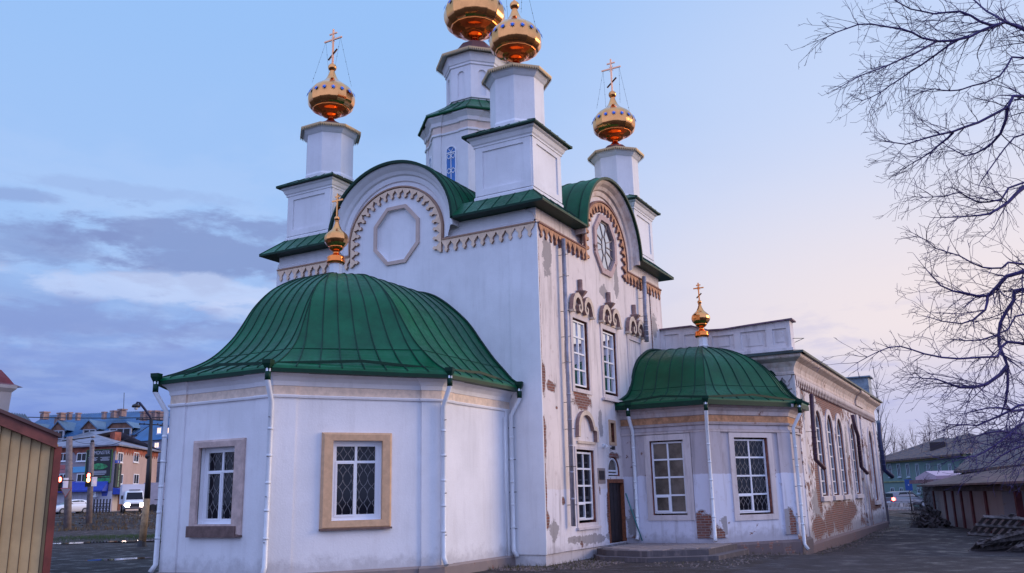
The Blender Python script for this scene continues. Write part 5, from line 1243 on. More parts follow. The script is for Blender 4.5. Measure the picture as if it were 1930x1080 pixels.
# ------------------------------------------------------------------ vehicles (built facing -x, then placed)
tyre = mat('tyre_rubber', (.015, .014, .016), .8); rim = mat('wheel_rim', (.35, .35, .38), .35, metal=.6)
def wheels(par, xs, w, r, yy=None):
    for x in xs:
        for s in (-1, 1):
            bm = B(); tube(bm, [(x, s*(w-.2), r), (x, s*w, r)], r, 20); wh = link('wheel', bm, tyre, par)
            bm = B(); tube(bm, [(x, s*(w-.02), r), (x, s*(w+.015), r)], r*.6, 12); link('rim', bm, rim, wh)
def bodyshell(sec, paint, name, par, bev=.05):
    """sec = list of (x, halfwidth_low, z_low, halfwidth_mid, z_mid, halfwidth_top, z_top) stations"""
    bm = B(); R = []
    for x, w0, z0, w1, z1, w2, z2 in sec:
        pr = [(w0*.9, z0), (w0, z0+.1), (w1, z1), (w2, z2-.04), (w2*.8, z2)]
        pr = pr+[(-a, b) for a, b in pr[::-1]]
        R.append([bm.verts.new((x, y, z)) for y, z in pr])
    for i in range(len(R)-1):
        for j in range(len(R[0])): bm.faces.new((R[i][j], R[i][(j+1) % 10], R[i+1][(j+1) % 10], R[i+1][j])).smooth = True
    bm.faces.new(R[0][::-1]); bm.faces.new(R[-1])
    for e in bm.edges:
        pass
    o = link(name, bm, paint, par); return o
def sideglass(par, pts, w, name='side_window', tilt=.12, z0=.95):
    for s in (-1, 1):
        bm = B(); face(bm, [(x, s*(w-(z-z0)*tilt+.012), z) for x, z in pts]); link(name, bm, glass, par, recalc=False)
def lamp(par, x, y, z, r, m_, name='headlight', sx_=-1):
    bm = B(); bmesh.ops.create_uvsphere(bm, u_segments=12, v_segments=8, radius=r, matrix=Matrix.Translation((x, y, z))@Matrix.Diagonal((.4, 1.3, .85, 1))); link(name, bm, m_, par, smooth=True)
headl = mat('headlamp_on', (1, .9, .85), .3, emit=(1., .72, .62), estr=60.); taill = mat('taillamp_on', (.8, .02, .02), .4, emit=(1., .06, .04), estr=28.); taild = mat('taillamp_off', (.25, .01, .01), .3)
wpaint = mat('white_car_paint', (.80, .79, .80), .25, coat=.5); spaint = mat('silver_car_paint', (.17, .17, .20), .3, metal=.3, coat=.4)
def hatchback(name, label, paint, L=4.0, lit=True, suv=0.):
    t = thing(name, label, 'car'); k = suv; W_ = .84+.06*k
    body = [(-L/2, .62, .32, .66, .55, .6, .68+.1*k), (-L/2+.12, .78, .22+.1*k, .80, .6, .7, .78+.1*k), (-L/2+.9, W_, .2+.1*k, W_, .7, .76, .96+.12*k), (-L/2+1.2, W_, .2+.1*k, W_+.01, .72, .78, 1.0+.12*k), (L/2-.5, W_, .22+.1*k, W_+.01, .75, .80, 1.04+.14*k), (L/2-.08, W_-.05, .26+.1*k, W_-.03, .75, .76, 1.02+.14*k), (L/2, .7, .35+.1*k, .74, .7, .7, .95+.14*k)]
    bodyshell(body, paint, 'body', t)
    top = 1.47+.25*k; b0 = .95+.12*k
    cab = [(-L/2+.95, .74, b0-.08, .74, b0-.02, .72, b0), (-L/2+1.75, .76, b0-.08, .72, b0+.25, .60, top-.05), (-L/2+2.2, .77, b0-.08, .72, b0+.25, .60, top), (L/2-.9, .77, b0-.08, .72, b0+.25, .60, top-.03), (L/2-(.35 if not k else .2), .75, b0-.08, .70, b0+.25, .56, top-.14), (L/2-.05, .74, b0-.08, .72, b0+.02, .68, b0+.05)]
    bodyshell(cab, paint, 'cabin', t)
    sideglass(t, [(-L/2+1.25, b0+.05), (-L/2+1.85, top-.14), (-L/2+2.5, top-.1), (-L/2+2.5, b0+.05)], .79, z0=.8+.1*k, tilt=.22)
    sideglass(t, [(-L/2+2.56, b0+.05), (-L/2+2.56, top-.1), (L/2-.95, top-.13), (L/2-.6, b0+.1)], .79, z0=.8+.1*k, tilt=.22)
    bm = B(); face(bm, [(-L/2+.98, -.66, b0+.035), (-L/2+.98, .66, b0+.035), (-L/2+1.72, .53, top-.06), (-L/2+1.72, -.53, top-.06)]); link('windscreen', bm, glass, t)
    bm = B(); x1, x0 = L/2-(.36 if not k else .2)+.02, L/2-.04; face(bm, [(x0, -.62, b0+.1), (x0, .62, b0+.1), (x1+.02, .5, top-.2), (x1+.02, -.5, top-.2)]); link('rear_window', bm, glass, t)
    wheels(t, (-L/2+.8, L/2-.75), W_+.01, .31+.04*k)
    for s in (-1, 1):
        lamp(t, -L/2+.12, s*.58, .62+.08*k, .15, headl if lit else pvc); lamp(t, L/2-.02, s*.66, (.85+.1*k), .19 if suv else .12, taill if suv else taild, 'tail_light')
        bm = B(); box(bm, -L/2+1.2, -L/2+1.32, s*.86-.06, s*.86+.06, b0, b0+.14); link('mirror', bm, paint, t)
    bm = B(); box(bm, -L/2-.02, -L/2+.03, -.4, .4, .38, .52); link('grille', bm, dark, t)
    bm = B(); box(bm, L/2-.01, L/2+.02, -.26, .26, .5+.1*k, .62+.1*k); link('number_plate', bm, pvc, t)
    return t
def place(o, p, heading):
    """heading = direction the nose points, degrees; models face -x"""
    o.location = (p.x, p.y, gz(p.x, p.y)+.035); o.rotation_euler.z = radians(heading-180)
h = hatchback('parked_hatchback', 'white hatchback with lit headlights driving left along the street', wpaint, L=3.8); h.name = 'hatchback'
pc = AT(132, 966, 104.5); place(h, pc, 145+22)
# light truck facing the camera
tk = thing('light_truck', 'white light truck with bright headlights coming towards the camera', 'truck')
bodyshell([(-2.6, .75, .45, .82, .7, .78, .95), (-2.5, .88, .35, .92, .75, .88, 1.05), (-1.9, .92, .35, .95, .9, .88, 1.2), (-1.0, .95, .4, .95, 1., .90, 1.25)], wpaint, 'bonnet', tk)
bodyshell([(-1.95, .86, 1.0, .86, 1.15, .84, 1.2), (-1.35, .9, .9, .88, 1.4, .76, 1.98), (-.9, .92, .5, .9, 1.4, .78, 2.1), (.2, .92, .5, .9, 1.4, .80, 2.1)], wpaint, 'cab', tk)
bm = B(); box(bm, .3, 3.4, -1.05, 1.05, .85, 2.75); link('cargo_box', bm, mat('cargo_white', (.62, .60, .66), .5), tk)
bm = B(); face(bm, [(-1.93, -.76, 1.24), (-1.93, .76, 1.24), (-1.4, .68, 1.93), (-1.4, -.68, 1.93)]); link('windscreen', bm, glass, tk)
bm = B(); box(bm, -2.63, -2.55, -.45, .45, .55, .85); link('grille', bm, dark, tk)
bm = B(); box(bm, -2.7, -2.58, -.9, .9, .36, .52); link('bumper', bm, mat('bumper_dark', (.08, .07, .08), .6), tk)
wheels(tk, (-1.7, 2.2), .95, .38)
for s in (-1, 1):
    lamp(tk, -2.6, s*.66, .74, .2, headl)
    bm = B(); box(bm, -1.75, -1.68, s*1.12-.1, s*1.12+.1, 1.3, 1.65); link('mirror', bm, dark, tk)
bm = B(); box(bm, -1.2, -1.0, -.5, .5, 2.12, 2.2); link('roof_sign', bm, dark, tk)
pc = AT(249, 966, 96); place(tk, pc, degs := math.degrees(atan2(CAM.y-pc.y, CAM.x-pc.x))+4)
sv_ = hatchback('suv', 'silver four-wheel-drive with a glowing red tail light right of the church', spaint, 4.5, False, 1.)
pc = AT(1708, 960, 100); place(sv_, pc, -38)
c2 = hatchback('parked_car', 'dull beige car half hidden behind the far church corner', mat('beige_car_paint', (.30, .26, .26), .35, coat=.3), 4.3, False, 0.)
pc = AT(1672, 950, 112); place(c2, pc, -60)
# ------------------------------------------------------------------ poles, traffic lights, lamp
pole_m = mat('concrete_pole', (.20, .16, .16), .85, noise=.3, nscale=3)
def pole(name, px, pyt, d, lab, lean=0., r0=.17, r1=.12, pxb=None):
    b = AT(pxb or px, 980, d); zb = gz(b.x, b.y); t = AT(px, pyt, d); p = thing(name, lab, 'utility pole', (b.x, b.y, zb))
    bm = B(); tube(bm, [(0, 0, -.2), (t.x-b.x, t.y-b.y, t.z-zb)], [r0, r1], 10); link('shaft', bm, pole_m, p); return p, b, t
fr_d = Vector((sin(YAW+.38), -cos(YAW+.38), 0))     # horizontal, roughly across the view on the left side
p1, b1_, t1 = pole('utility_pole', 131, 823, 80, 'grey concrete utility pole standing nearest the yellow kiosk', r0=.29, r1=.23, pxb=129)
bm = B(); q = t1-Vector(p1.location); tube(bm, [q-fr_d*.5+Vector((0, 0, -.35)), q+fr_d*1.5+Vector((0, 0, -.05))], .05, 6); link('crossarm', bm, dark, p1)
bm = B(); bmesh.ops.create_uvsphere(bm, u_segments=10, v_segments=6, radius=.22, matrix=Matrix.Translation(q+fr_d*1.7)@Matrix.Diagonal((1, 1, .5, 1))); link('lamp_head', bm, pipe_g, p1)
p2, b2_, t2 = pole('utility_pole', 174, 834, 84, 'grey concrete utility pole in front of the billboard', r0=.26, r1=.18, pxb=168)
bm = B(); q = t2-Vector(p2.location); bmesh.ops.create_uvsphere(bm, u_segments=10, v_segments=6, radius=.16, matrix=Matrix.Translation(q+Vector((0, 0, .1)))); link('cap', bm, dark, p2)
redon = mat('red_signal_on', (1, .1, .05), .4, emit=(1., .10, .06), estr=22.); ambon = mat('amber_red_signal_on', (1, .2, .05), .4, emit=(1., .30, .10), estr=22.); lens_off = mat('signal_lens_off', (.02, .03, .02), .3)
def signal(px, py, d, lab, on, plate):
    c = AT(px, py, d); vd = Vector((c.x-CAM.x, c.y-CAM.y, 0)).normalized(); r_ = Vector((vd.y, -vd.x, 0)); f = Fr(c.x, c.y, r_.x, r_.y, -vd.x, -vd.y)
    t = thing('traffic_light', lab, 'traffic light'); bm = B(); fbox(bm, f, -.22, .22, c.z-.55, c.z+.6, -.2, 0); link('housing', bm, dark, t)
    for i, z in enumerate((.38, .02, -.34)):
        bm = B(); p = f.P(0, c.z+z, .03); bmesh.ops.create_uvsphere(bm, u_segments=14, v_segments=8, radius=.2 if on[i] else .14, matrix=Matrix.Translation(p)@Matrix.Diagonal((.6, .6, 1, 1))); link('lens', bm, on[i] or lens_off, t)
        bm = B(); ribbon(bm, f, arc2(0, c.z+z, .19, .19, 0, pi, 8), .02, 0, .2); link('visor', bm, dark, t)
    if plate:
        bm = B(); u0, u1, z0, z1 = plate; fbox(bm, f, u0, u1, c.z+z0, c.z+z1, -.12, -.08); link('backplate', bm, pvc, t)
    bm = B(); tube(bm, [f.P(.22, c.z+.3, -.1), f.P(1.0, c.z+.3, -.1)], .04, 6); link('bracket', bm, dark, t)
signal(112, 913, 79, 'traffic light with one glowing red lamp beside the yellow kiosk', (redon, None, None), (.25, .62, -.4, .5))
signal(166.5, 905, 82, 'traffic light with two glowing lamps on the pole before the billboard', (redon, ambon, None), (.25, .66, -.5, .3))
ys = thing('yield_sign', 'pale triangular road sign below the traffic light', 'road sign'); c = AT(124, 928, 78.5); vd = Vector((c.x-CAM.x, c.y-CAM.y, 0)).normalized(); f = Fr(c.x, c.y, vd.y, -vd.x, -vd.x, -vd.y)
bm = B(); prism(bm, f, [(-.36, c.z+.3), (.36, c.z+.3), (0, c.z-.32)], 0, .03); link('plate', bm, mat('sign_back_pale', (.22, .19, .22), .6), ys); bm = B(); prism(bm, f, [(-.42, c.z+.34), (.42, c.z+.34), (0, c.z-.4)], -.02, .0); link('rim', bm, mat('sign_red', (.4, .05, .04), .6), ys)
# street lamp in the lot
lb = AT(267, 1028, 45); sl = thing('street_lamp', 'black street lamp post with rusty cream foot and goose-neck arm in the muddy lot', 'street lamp', (lb.x, lb.y, gz(lb.x, lb.y)))
z0 = sl.location.z; def_ = lambda px, py: AT(px, py, 45)-Vector(sl.location)
jt = def_(277, 940)
bm = B(); tube(bm, [(0, 0, -.1), jt], [.17, .15], 12); link('lower_shaft', bm, mat('rusty_cream_paint', (.34, .22, .12), .8, noise=.4, nscale=3), sl)
bm = B(); tube(bm, [jt, def_(280.5, 890), def_(285, 790)], [.14, .12, .075], 12); link('upper_shaft', bm, dark, sl)
bm = B(); tube(bm, [def_(285, 792), def_(283, 785), def_(272, 770), def_(263, 759), def_(259, 758.5), def_(257, 762)], .055, 8); link('arm', bm, mat('dark_blue_arm', (.02, .02, .06), .5), sl)
bm = B(); q = def_(256.5, 765.5); lathe(bm, [(.05, q.z+.12), (.17, q.z+.06), (.20, q.z-.04), (.16, q.z-.06)], q.x, q.y, 16); link('lamp_head', bm, dark, sl)
bm = B(); bmesh.ops.create_uvsphere(bm, u_segments=10, v_segments=8, radius=.09, matrix=Matrix.Translation(q+Vector((0, 0, -.09)))); link('bulb', bm, pvc, sl)
acr = Vector((sin(.9), -cos(.9), 0))
for py, hl in ((792, .62), (801, .5)):
    bm = B(); q = def_(284.5, py); tube(bm, [q-acr*hl+Vector((0, 0, .05)), q+acr*hl], .03, 6)
    for s in (-1, -.6, .6, 1): tube(bm, [q+acr*hl*s, q+acr*hl*s+Vector((0, 0, .1))], .025, 6)
    link('crossarm', bm, dark, sl)
bm = B(); q = def_(279, 860); bmesh.ops.create_uvsphere(bm, u_segments=8, v_segments=6, radius=.14, matrix=Matrix.Translation(q)); link('junction_box', bm, dark, sl)
bm = B(); bmesh.ops.create_cone(bm, segments=10, radius1=.24, radius2=.16, depth=.35, cap_ends=True, matrix=Matrix.Translation((0, 0, .12))); link('foot', bm, dark, sl)
def wire(p, q, sag, r, lab):
    bm = B(); pts = [p.lerp(q, i/16)-Vector((0, 0, sag*(1-(2*i/16-1)**2))) for i in range(17)]; tube(bm, pts, r, 4); tag(link('power_line', bm, dark), lab, 'cable')
wire(AT(-40, 783, 60), AT(330, 786, 52), .1, .025, 'thin cable crossing in front of the blue roof')
wire(AT(174, 836, 84), AT(285, 800, 45), .5, .022, 'cable sagging from the billboard pole to the street lamp')
wire(AT(131, 826, 80), AT(174, 836, 84), .15, .02, 'short cable between the two utility poles')
# low dark street fence and bollards
fz = thing('street_fence', 'low dark metal pedestrian fence before the brick block', 'fence'); fa, fb_ = AT(176, 962, 109.5), AT(206, 961, 109.5); ff = plane_fr(fa, fb_); L = (fb_-fa).to_2d().length; zg_ = gz(fa.x, fa.y)
bm = B(); fbox(bm, ff, 0, L, zg_+.95, zg_+1.03, 0, .05); fbox(bm, ff, 0, L, zg_+.2, zg_+.27, 0, .05); link('rail', bm, dark, fz)
for i in range(6):
    bm = B(); u = L*i/5; fbox(bm, ff, u-.08, u+.08, zg_, zg_+1.5, -.02, .08); link('post', bm, dark, fz)
    if i < 5: bm = B(); ribbon(bm, ff, [(u, zg_+.25), (u+L/5, zg_+.95)], .05, 0, .04); ribbon(bm, ff, [(u, zg_+.95), (u+L/5, zg_+.25)], .05, 0, .04); link('lattice', bm, dark, fz)
# ------------------------------------------------------------------ yellow kiosk
kw = mat('yellow_siding', (.50, .34, .16), .6, noise=.14, nscale=3, bump=.15, bscale=20); kr = mat('oxide_red_trim', (.15, .028, .02), .6, noise=.3, nscale=5); kd = mat('brown_fascia', (.16, .045, .035), .6, noise=.3, nscale=6)
kc = AT(94, 1000, 10); ks = thing('kiosk', 'yellow board-clad kiosk with red corner trim and brown sloping eave', 'kiosk')
vd = Vector((kc.x-CAM.x, kc.y-CAM.y, 0)).normalized(); le = Vector((-vd.y, vd.x, 0)); le = (le*cos(.12)-vd*sin(.12)); fk = plane_fr(kc, kc+le)
L = 4.2; zt0 = uz(fk, 103, 838)[1]; slope = .42
def ktop(u): return zt0+slope*u if u < L/2 else zt0+slope*(L-u)
bm = B(); poly(bm, fk, [[(0, -.1), (L, -.1), (L, zt0), (L/2, ktop(L/2)), (0, zt0)]], 0)
bk_ = -5.; face(bm, [fk.P(0, -.1, 0), fk.P(0, zt0, 0), fk.P(0, zt0, bk_), fk.P(0, -.1, bk_)]); face(bm, [fk.P(L, -.1, 0), fk.P(L, zt0, 0), fk.P(L, zt0, bk_), fk.P(L, -.1, bk_)])
link('wall', bm, kw, ks)
# lapped boards with dark grooves
gro = mat('siding_groove', (.10, .06, .03), .9)
bm = B(); u = .07; i = 0
while u < L-.1:
    w = .090; P = [(u, -.08), (u+w-.006, -.08), (u+w-.006, ktop(u+w)-.02), (u, ktop(u)-.02)]
    a = [fk.P(P[0][0], P[0][1], .022), fk.P(P[1][0], P[1][1], .008), fk.P(P[2][0], P[2][1], .008), fk.P(P[3][0], P[3][1], .022)]
    face(bm, a); face(bm, [a[0], a[3], fk.P(*P[3], 0), fk.P(*P[0], 0)]); u += w; i += 1
link('siding_board', bm, kw, ks)
bm = B(); fbox(bm, fk, 0.05, L, -.05, ktop(0)-.1, .002, .004); bm.free()
bm = B(); fbox(bm, fk, .45, L, 1.0, 1.012, .012, .026); fbox(bm, fk, .45, .458, -.05, 1.0, .015, .027); link('seam_line', bm, gro, ks)
bm = B()
u = .07
while u < L-.1: fbox(bm, fk, u-.006, u+.0005, -.08, ktop(u)-.02, .0, .0235); u += .090
link('groove', bm, gro, ks)
bm = B()
for uu in (.62, .9, 1.3): 
    for zz in (1.28,): bmesh.ops.create_icosphere(bm, subdivisions=1, radius=.012, matrix=Matrix.Translation(fk.P(uu-.1, zz, .03)))
link('screw_head', bm, dark, ks)
bm = B(); fbox(bm, fk, -.02, .035, -.1, zt0-.02, -.02, .05); fbox(bm, fk, -.03, -.02, -.1, zt0-.02, -.02, .05); link('corner_trim', bm, kr, ks)
bm = B(); e = -.02
for s in (0, 1):
    a = (-e, zt0-slope*e) if not s else (L+e, zt0-slope*e); b = (L/2, ktop(L/2))
    q = [(a[0], a[1]-.05), (b[0], b[1]-.05), (b[0], b[1]+.09), (a[0], a[1]+.09)]; prism(bm, fk, q, .02, .09); 
link('fascia_board', bm, kd, ks)
bm = B()
for s in (0, 1):
    a = (-e-.02, zt0-slope*(e+.02)+.10) if not s else (L+e, zt0-slope*e+.10); b = (L/2, ktop(L/2)+.10)
    face(bm, [fk.P(*a, .12), fk.P(*b, .12), fk.P(*b, bk_), fk.P(*a, bk_)]); face(bm, [fk.P(*a, .12), fk.P(*b, .12), fk.P(b[0], b[1]-.035, .12), fk.P(a[0], a[1]-.035, .12)]); face(bm, [fk.P(*a, .12), fk.P(a[0], a[1]-.035, .12), fk.P(a[0], a[1]-.035, bk_), fk.P(*a, bk_)])
link('roof', bm, mat('dark_sheet_roof', (.07, .03, .03), .5, noise=.3, nscale=3), ks)
# gatehouse turret with the red roof
gt = thing('gatehouse', 'cream gatehouse turret with red curved tin roof behind the kiosk', 'gatehouse'); gc = AT(-98, 800, 26)
bm = B(); box(bm, gc.x-.75, gc.x+.75, gc.y-.75, gc.y+.75, 0, 4.05); sweep(bm, [(gc.x-.75, gc.y-.75), (gc.x+.75, gc.y-.75), (gc.x+.75, gc.y+.75), (gc.x-.75, gc.y+.75)], [(0, 3.95), (.06, 4.0), (.08, 4.15), (.18, 4.25), (.2, 4.75), (.28, 4.85), (.28, 4.93)], closed=True); link('wall', bm, plaster('cream_plaster', (.48, .42, .40), grime=.3, ground=-9), gt)
bm = B(); e = 1.2; R = [(1.22, 4.92), (1.05, 5.0), (.95, 5.15), (.80, 5.35), (.55, 5.5), (.2, 5.58), (.02, 5.6)]
lathe(bm, [(r*1.414*.9, z) for r, z in R], gc.x, gc.y, 4, pi/4+.2, sm=False); link('roof', bm, mat('red_tin', (.17, .012, .02), .35, noise=.2), gt)
bm = B(); rg = [AT(-60, 768, 27), AT(2, 773, 26), AT(50, 782, 30), AT(46, 800, 24), AT(-60, 800, 24)]
lg = thing('ribbed_roof_shed', 'low shed with ribbed blue-grey metal roof between the kiosk and the turret', 'shed'); face(bm, [AT(-80, 769, 34), AT(46, 782, 36), AT(75, 815, 31), AT(-80, 815, 29)]); a, b = AT(75, 815, 31), AT(-80, 815, 29); face(bm, [a, b, Vector((b.x, b.y, 0)), Vector((a.x, a.y, 0))]); link('roof', bm, mat('ribbed_blue_metal', (.16, .19, .27), .45), lg)
bm = B()
for i in range(26): t = i/25; tube(bm, [AT(-80, 769, 34).lerp(AT(46, 782, 36), t)+Vector((0, 0, .02)), AT(-80, 815, 29).lerp(AT(75, 815, 31), t)+Vector((0, 0, .02))], .03, 4)
link('roof_rib', bm, mat('ribbed_dark', (.08, .09, .13), .5), lg)
# ------------------------------------------------------------------ right side: brick shed, old roof, debris
sh = thing('brick_shed', 'long low whitewashed brick shed with dark red posts along the drive', 'shed')
sa, sb_ = Vector((38.5, -7.35, 0)), Vector((9.5, -14.55, 0)); fs = plane_fr(sa, sb_); LS = (sb_-sa).to_2d().length; shb = plaster('whitewashed_brick', (.30, .26, .28), old=.12, grime=.8, ground=.1)
def upx(px, fr=fs): return uz(fr, px, 950)[0]
zt_s = 1.62; uo = upx(1891)
bm = B(); poly(bm, fs, [rect(0, uo, -1, zt_s+.25)]); face(bm, [fs.P(0, -1, 0), fs.P(0, 2.3, 0), fs.P(0, 2.3, -5), fs.P(0, -1, -5)]); face(bm, [fs.P(uo, -1, 0), fs.P(uo, zt_s+.3, 0), fs.P(uo, zt_s+.3, -4), fs.P(uo, -1, -4)])
link('wall', bm, shb, sh)
# brick courses in relief
bm = B(); z = -.5
while z < zt_s-.1: fbox(bm, fs, .05, uo, z, z+.055, .0, .008); z += .075
link('brick_course', bm, shb, sh)
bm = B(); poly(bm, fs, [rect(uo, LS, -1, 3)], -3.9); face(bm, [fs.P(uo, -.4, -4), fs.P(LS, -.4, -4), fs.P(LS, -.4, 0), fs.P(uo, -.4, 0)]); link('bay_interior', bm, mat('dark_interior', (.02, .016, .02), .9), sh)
prd = mat('dark_red_post', (.11, .022, .03), .8, noise=.3, nscale=3)
for px in (1763, 1784, 1799, 1815, 1834, 1861):
    bm = B(); u = upx(px); fbox(bm, fs, u-.16, u+.16, -1, zt_s, .008, .09); link('post', bm, prd, sh)
for u in (uo+2.4, uo+5.2, LS-.3):
    bm = B(); fbox(bm, fs, u-.12, u+.12, -1, zt_s+.2, -.15, .1); link('post', bm, prd, sh)
bm = B(); fbox(bm, fs, -.2, LS, zt_s, zt_s+.22, 0, .12); link('lintel', bm, mat('old_grey_beam', (.12, .095, .10), .9, noise=.4, nscale=2), sh)
bm = B(); a = [fs.P(-.6, zt_s+.35, .9), fs.P(LS, zt_s+.42, .9), fs.P(LS, zt_s+1.25, -2.2), fs.P(-.6, zt_s+1.1, -2.2)]; face(bm, a); face(bm, [v-Vector((0, 0, .09)) for v in a])
for i in range(4): face(bm, [a[i], a[(i+1) % 4], a[(i+1) % 4]-Vector((0, 0, .09)), a[i]-Vector((0, 0, .09))])
link('roof', bm, mat('rusty_brown_roof', (.10, .050, .052), .75, noise=.6, nscale=1.2), sh)
br = thing('old_barn', 'dark barn with a broad patched grey slate roof rising behind the brick shed', 'barn')
a, b, c_, d = AT(1797, 888, 62), AT(1990, 868, 47), AT(2060, 745, 58), AT(1862, 826, 72)
bm = B(); face(bm, [a, b, c_, d]); dn = Vector((0, 0, .15)); face(bm, [a, b, b-dn, a-dn]); face(bm, [a, d, d-dn, a-dn]); face(bm, [d, c_, c_+Vector((8, -9, -3.)), d+Vector((8, -9, -3.))]); link('roof', bm, plaster('slate_roof', (.075, .068, .085), grime=.5, ground=-9, rust=.35), br)
bm = B(); V3 = lambda p, z: Vector((p.x, p.y, z)); ia, ib = a.lerp(c_, .06), b.lerp(d, .06); face(bm, [V3(ia, -1), V3(ib, -1), V3(ib, b.z-.1), V3(ia, a.z-.1)]); id_ = d.lerp(b, .05); face(bm, [V3(ia, -1), V3(id_, -1), V3(id_, d.z-.2), V3(ia, a.z-.1)]); link('wall', bm, mat('old_dark_boards', (.05, .04, .045), .9, noise=.5, nscale=2), br)
r = random.Random(7); bm = B()
for i in range(26):
    bm = B(); s, t = r.random(), r.random(); p = a.lerp(b, s).lerp(d.lerp(c_, s), t); e1 = (b-a).normalized()*r.uniform(.6, 1.6); e2 = (d-a).normalized()*r.uniform(.4, .8); up = (b-a).cross(d-a).normalized()*.03
    if up.z < 0: up = -up
    face(bm, [p+up, p+e1+up, p+e1+e2+up*1.3, p+e2+up*1.3]); link('slate_sheet', bm, mat('pale_slate_patch', (.09, .085, .11), .7, noise=.5, nscale=1), br)
# broken pallets stacked at the right edge
plw = mat('weathered_wood', (.12, .10, .10), .85, noise=.5, nscale=6)
def pallet(loc, rz, tilt, lab, seed):
    r = random.Random(seed); t = thing('wooden_pallet', lab, 'pallet', loc, rz, 'broken wooden pallets'); t.rotation_euler = (tilt[0]+.25, tilt[1], rz)
    bm = B()
    for i in range(11):
        x = -1.5+i*.3; box(bm, x, x+.17, -.62+r.uniform(-.08, .05), .62+r.uniform(-.15, .1), .10, .125)
    link('slat', bm, plw, t)
    for y in (-.55, 0, .5):
        bm = B(); box(bm, -1.55, 1.75, y, y+.07, 0, .10); link('runner', bm, plw, t)
for i, (px, py, z, rz, tl) in enumerate(((1903, 1035, -.28, 2.0, (.10, .05)), (1913, 1022, .1, 2.15, (-.05, .12)), (1925, 1008, .42, 1.9, (.12, -.08)), (1945, 1040, -.25, 2.3, (.05, .1)))):
    p = AT(px, py, 36.5); pallet((p.x, p.y, gz(p.x, p.y)+.02+i*.33 if i < 3 else gz(p.x, p.y)+.05), rz+.35, (tl[0]+.25, tl[1]), ['lowest broken wooden pallet of the heap at the right edge', 'middle wooden pallet of the heap at the right edge', 'topmost tilted wooden pallet of the heap at the right edge', 'wooden pallet lying nearest the right border of the drive'][i], i)
# rubbish heap with twigs at the end of the drive
hp = AT(1752, 975, 55)
def heapf(r): a = r.random()*6.28; q = abs(r.gauss(0, .40)); return (hp.x+q*cos(a)*1.3, hp.y+q*sin(a)*1.1)
hm = bpy.data.meshes.new('rubbish_heap'); r = random.Random(12); V_, F_ = [], []
for k in range(420):
    x, y = heapf(r); q = hypot(x-hp.x, y-hp.y); z = gz(x, y)+max(0, 1.15-q*1.1)*r.random(); s = r.uniform(.04, .16); b = len(V_); ax3 = Vector((r.gauss(0, 1), r.gauss(0, 1), r.gauss(0, 1))).normalized(); o1 = ax3.orthogonal().normalized(); o3 = ax3.cross(o1)
    for i, j, l in ((-1, -1, -1), (1, -1, -1), (1, 1, -1), (-1, 1, -1), (-1, -1, 1), (1, -1, 1), (1, 1, 1), (-1, 1, 1)): V_.append(tuple(Vector((x, y, z))+ax3*i*s*1.6+o1*j*s*.7+o3*l*s*.3))
    for f in ((0, 1, 2, 3), (7, 6, 5, 4), (0, 4, 5, 1), (1, 5, 6, 2), (2, 6, 7, 3), (3, 7, 4, 0)): F_.append(tuple(b+i for i in f))
hm.from_pydata(V_, [], F_); hm.materials.append(mat('rubbish', (.055, .045, .05), .9, noise=.9, nscale=2.2)); ho = bpy.data.objects.new('rubbish_heap', hm); C.objects.link(ho); tag(ho, 'dark heap of rubble, boards and rubbish beside the shed end', 'rubbish heap', kind='stuff')
# green two-storey house with old roof
gh = thing('green_house', 'two-storey turquoise plastered house with arched windows and sagging dark roof', 'house')
ga, gb_ = AT(1655, 940, 122), AT(1830, 940, 102); fg = plane_fr(ga, gb_); LG = (gb_-ga).to_2d().length; zge = uz(fg, 1740, 862)[1]
bm = B(); poly(bm, fg, [rect(0, LG, -2, zge)]); gend = fg.P(LG, 0, -12); face(bm, [fg.P(LG, -2, 0), fg.P(LG, zge, 0), fg.P(LG, zge, -12), fg.P(LG, -2, -12)]); link('wall', bm, plaster('turquoise_plaster', (.15, .24, .23), grime=.5, ground=-9), gh)
bm = B(); fbox(bm, fg, -.2, LG+.3, zge-.35, zge, 0, .35); fbox(bm, fg, 0, LG, uz(fg, 1740, 907)[1], uz(fg, 1740, 905)[1], 0, .12); link('cornice', bm, mat('yellow_green_trim', (.26, .27, .13), .8, noise=.3), gh)
bm = B(); a, b = fg.P(-.6, zge, .8), fg.P(LG+.6, zge, .8); zg2 = AT(1760, 828, 120).z; c_, d = fg.P(LG-3, zg2+.2, -6.5), fg.P(4, zg2, -6.5)
N_ = 10; top_ = [d.lerp(c_, i/N_)+Vector((0, 0, .22*sin(i*1.7))) for i in range(N_+1)]; bot_ = [a.lerp(b, i/N_) for i in range(N_+1)]
for i in range(N_): face(bm, [bot_[i], bot_[i+1], top_[i+1], top_[i]])
face(bm, [a, d, fg.P(-.6, zge, -13)]); face(bm, [b, c_, fg.P(LG+.6, zge, -13)]); face(bm, [a, b, b-Vector((0, 0, .2)), a-Vector((0, 0, .2))])
gr_ = link('roof', bm, MATS['slate_roof'], gh)
bm = B(); p = AT(1768, 842, 112); box(bm, p.x-.8, p.x+.8, p.y-.8, p.y+.8, p.z-1.2, p.z+.5); link('dormer', bm, mat('dormer_dark', (.04, .03, .035), .9), gr_)
gwf = mat('grey_green_trim', (.38, .46, .52), .7)
for px in (1678, 1695, 1712, 1730, 1751, 1772, 1792): far_window(gh, fg, px-4.6, px+4.6, 874, 899, fm=gwf, t=.11)
for px in (1683, 1700, 1716, 1733): far_window(gh, fg, px-4, px+4, 919, 930, fm=gwf, t=.09)
bm = B(); fa_, fb2 = AT(1660, 940, 117), AT(1728, 940, 114); f = plane_fr(fa_, fb2); L = (fb2-fa_).to_2d().length; z1 = uz(f, 1700, 932)[1]; k = int(L/.14)
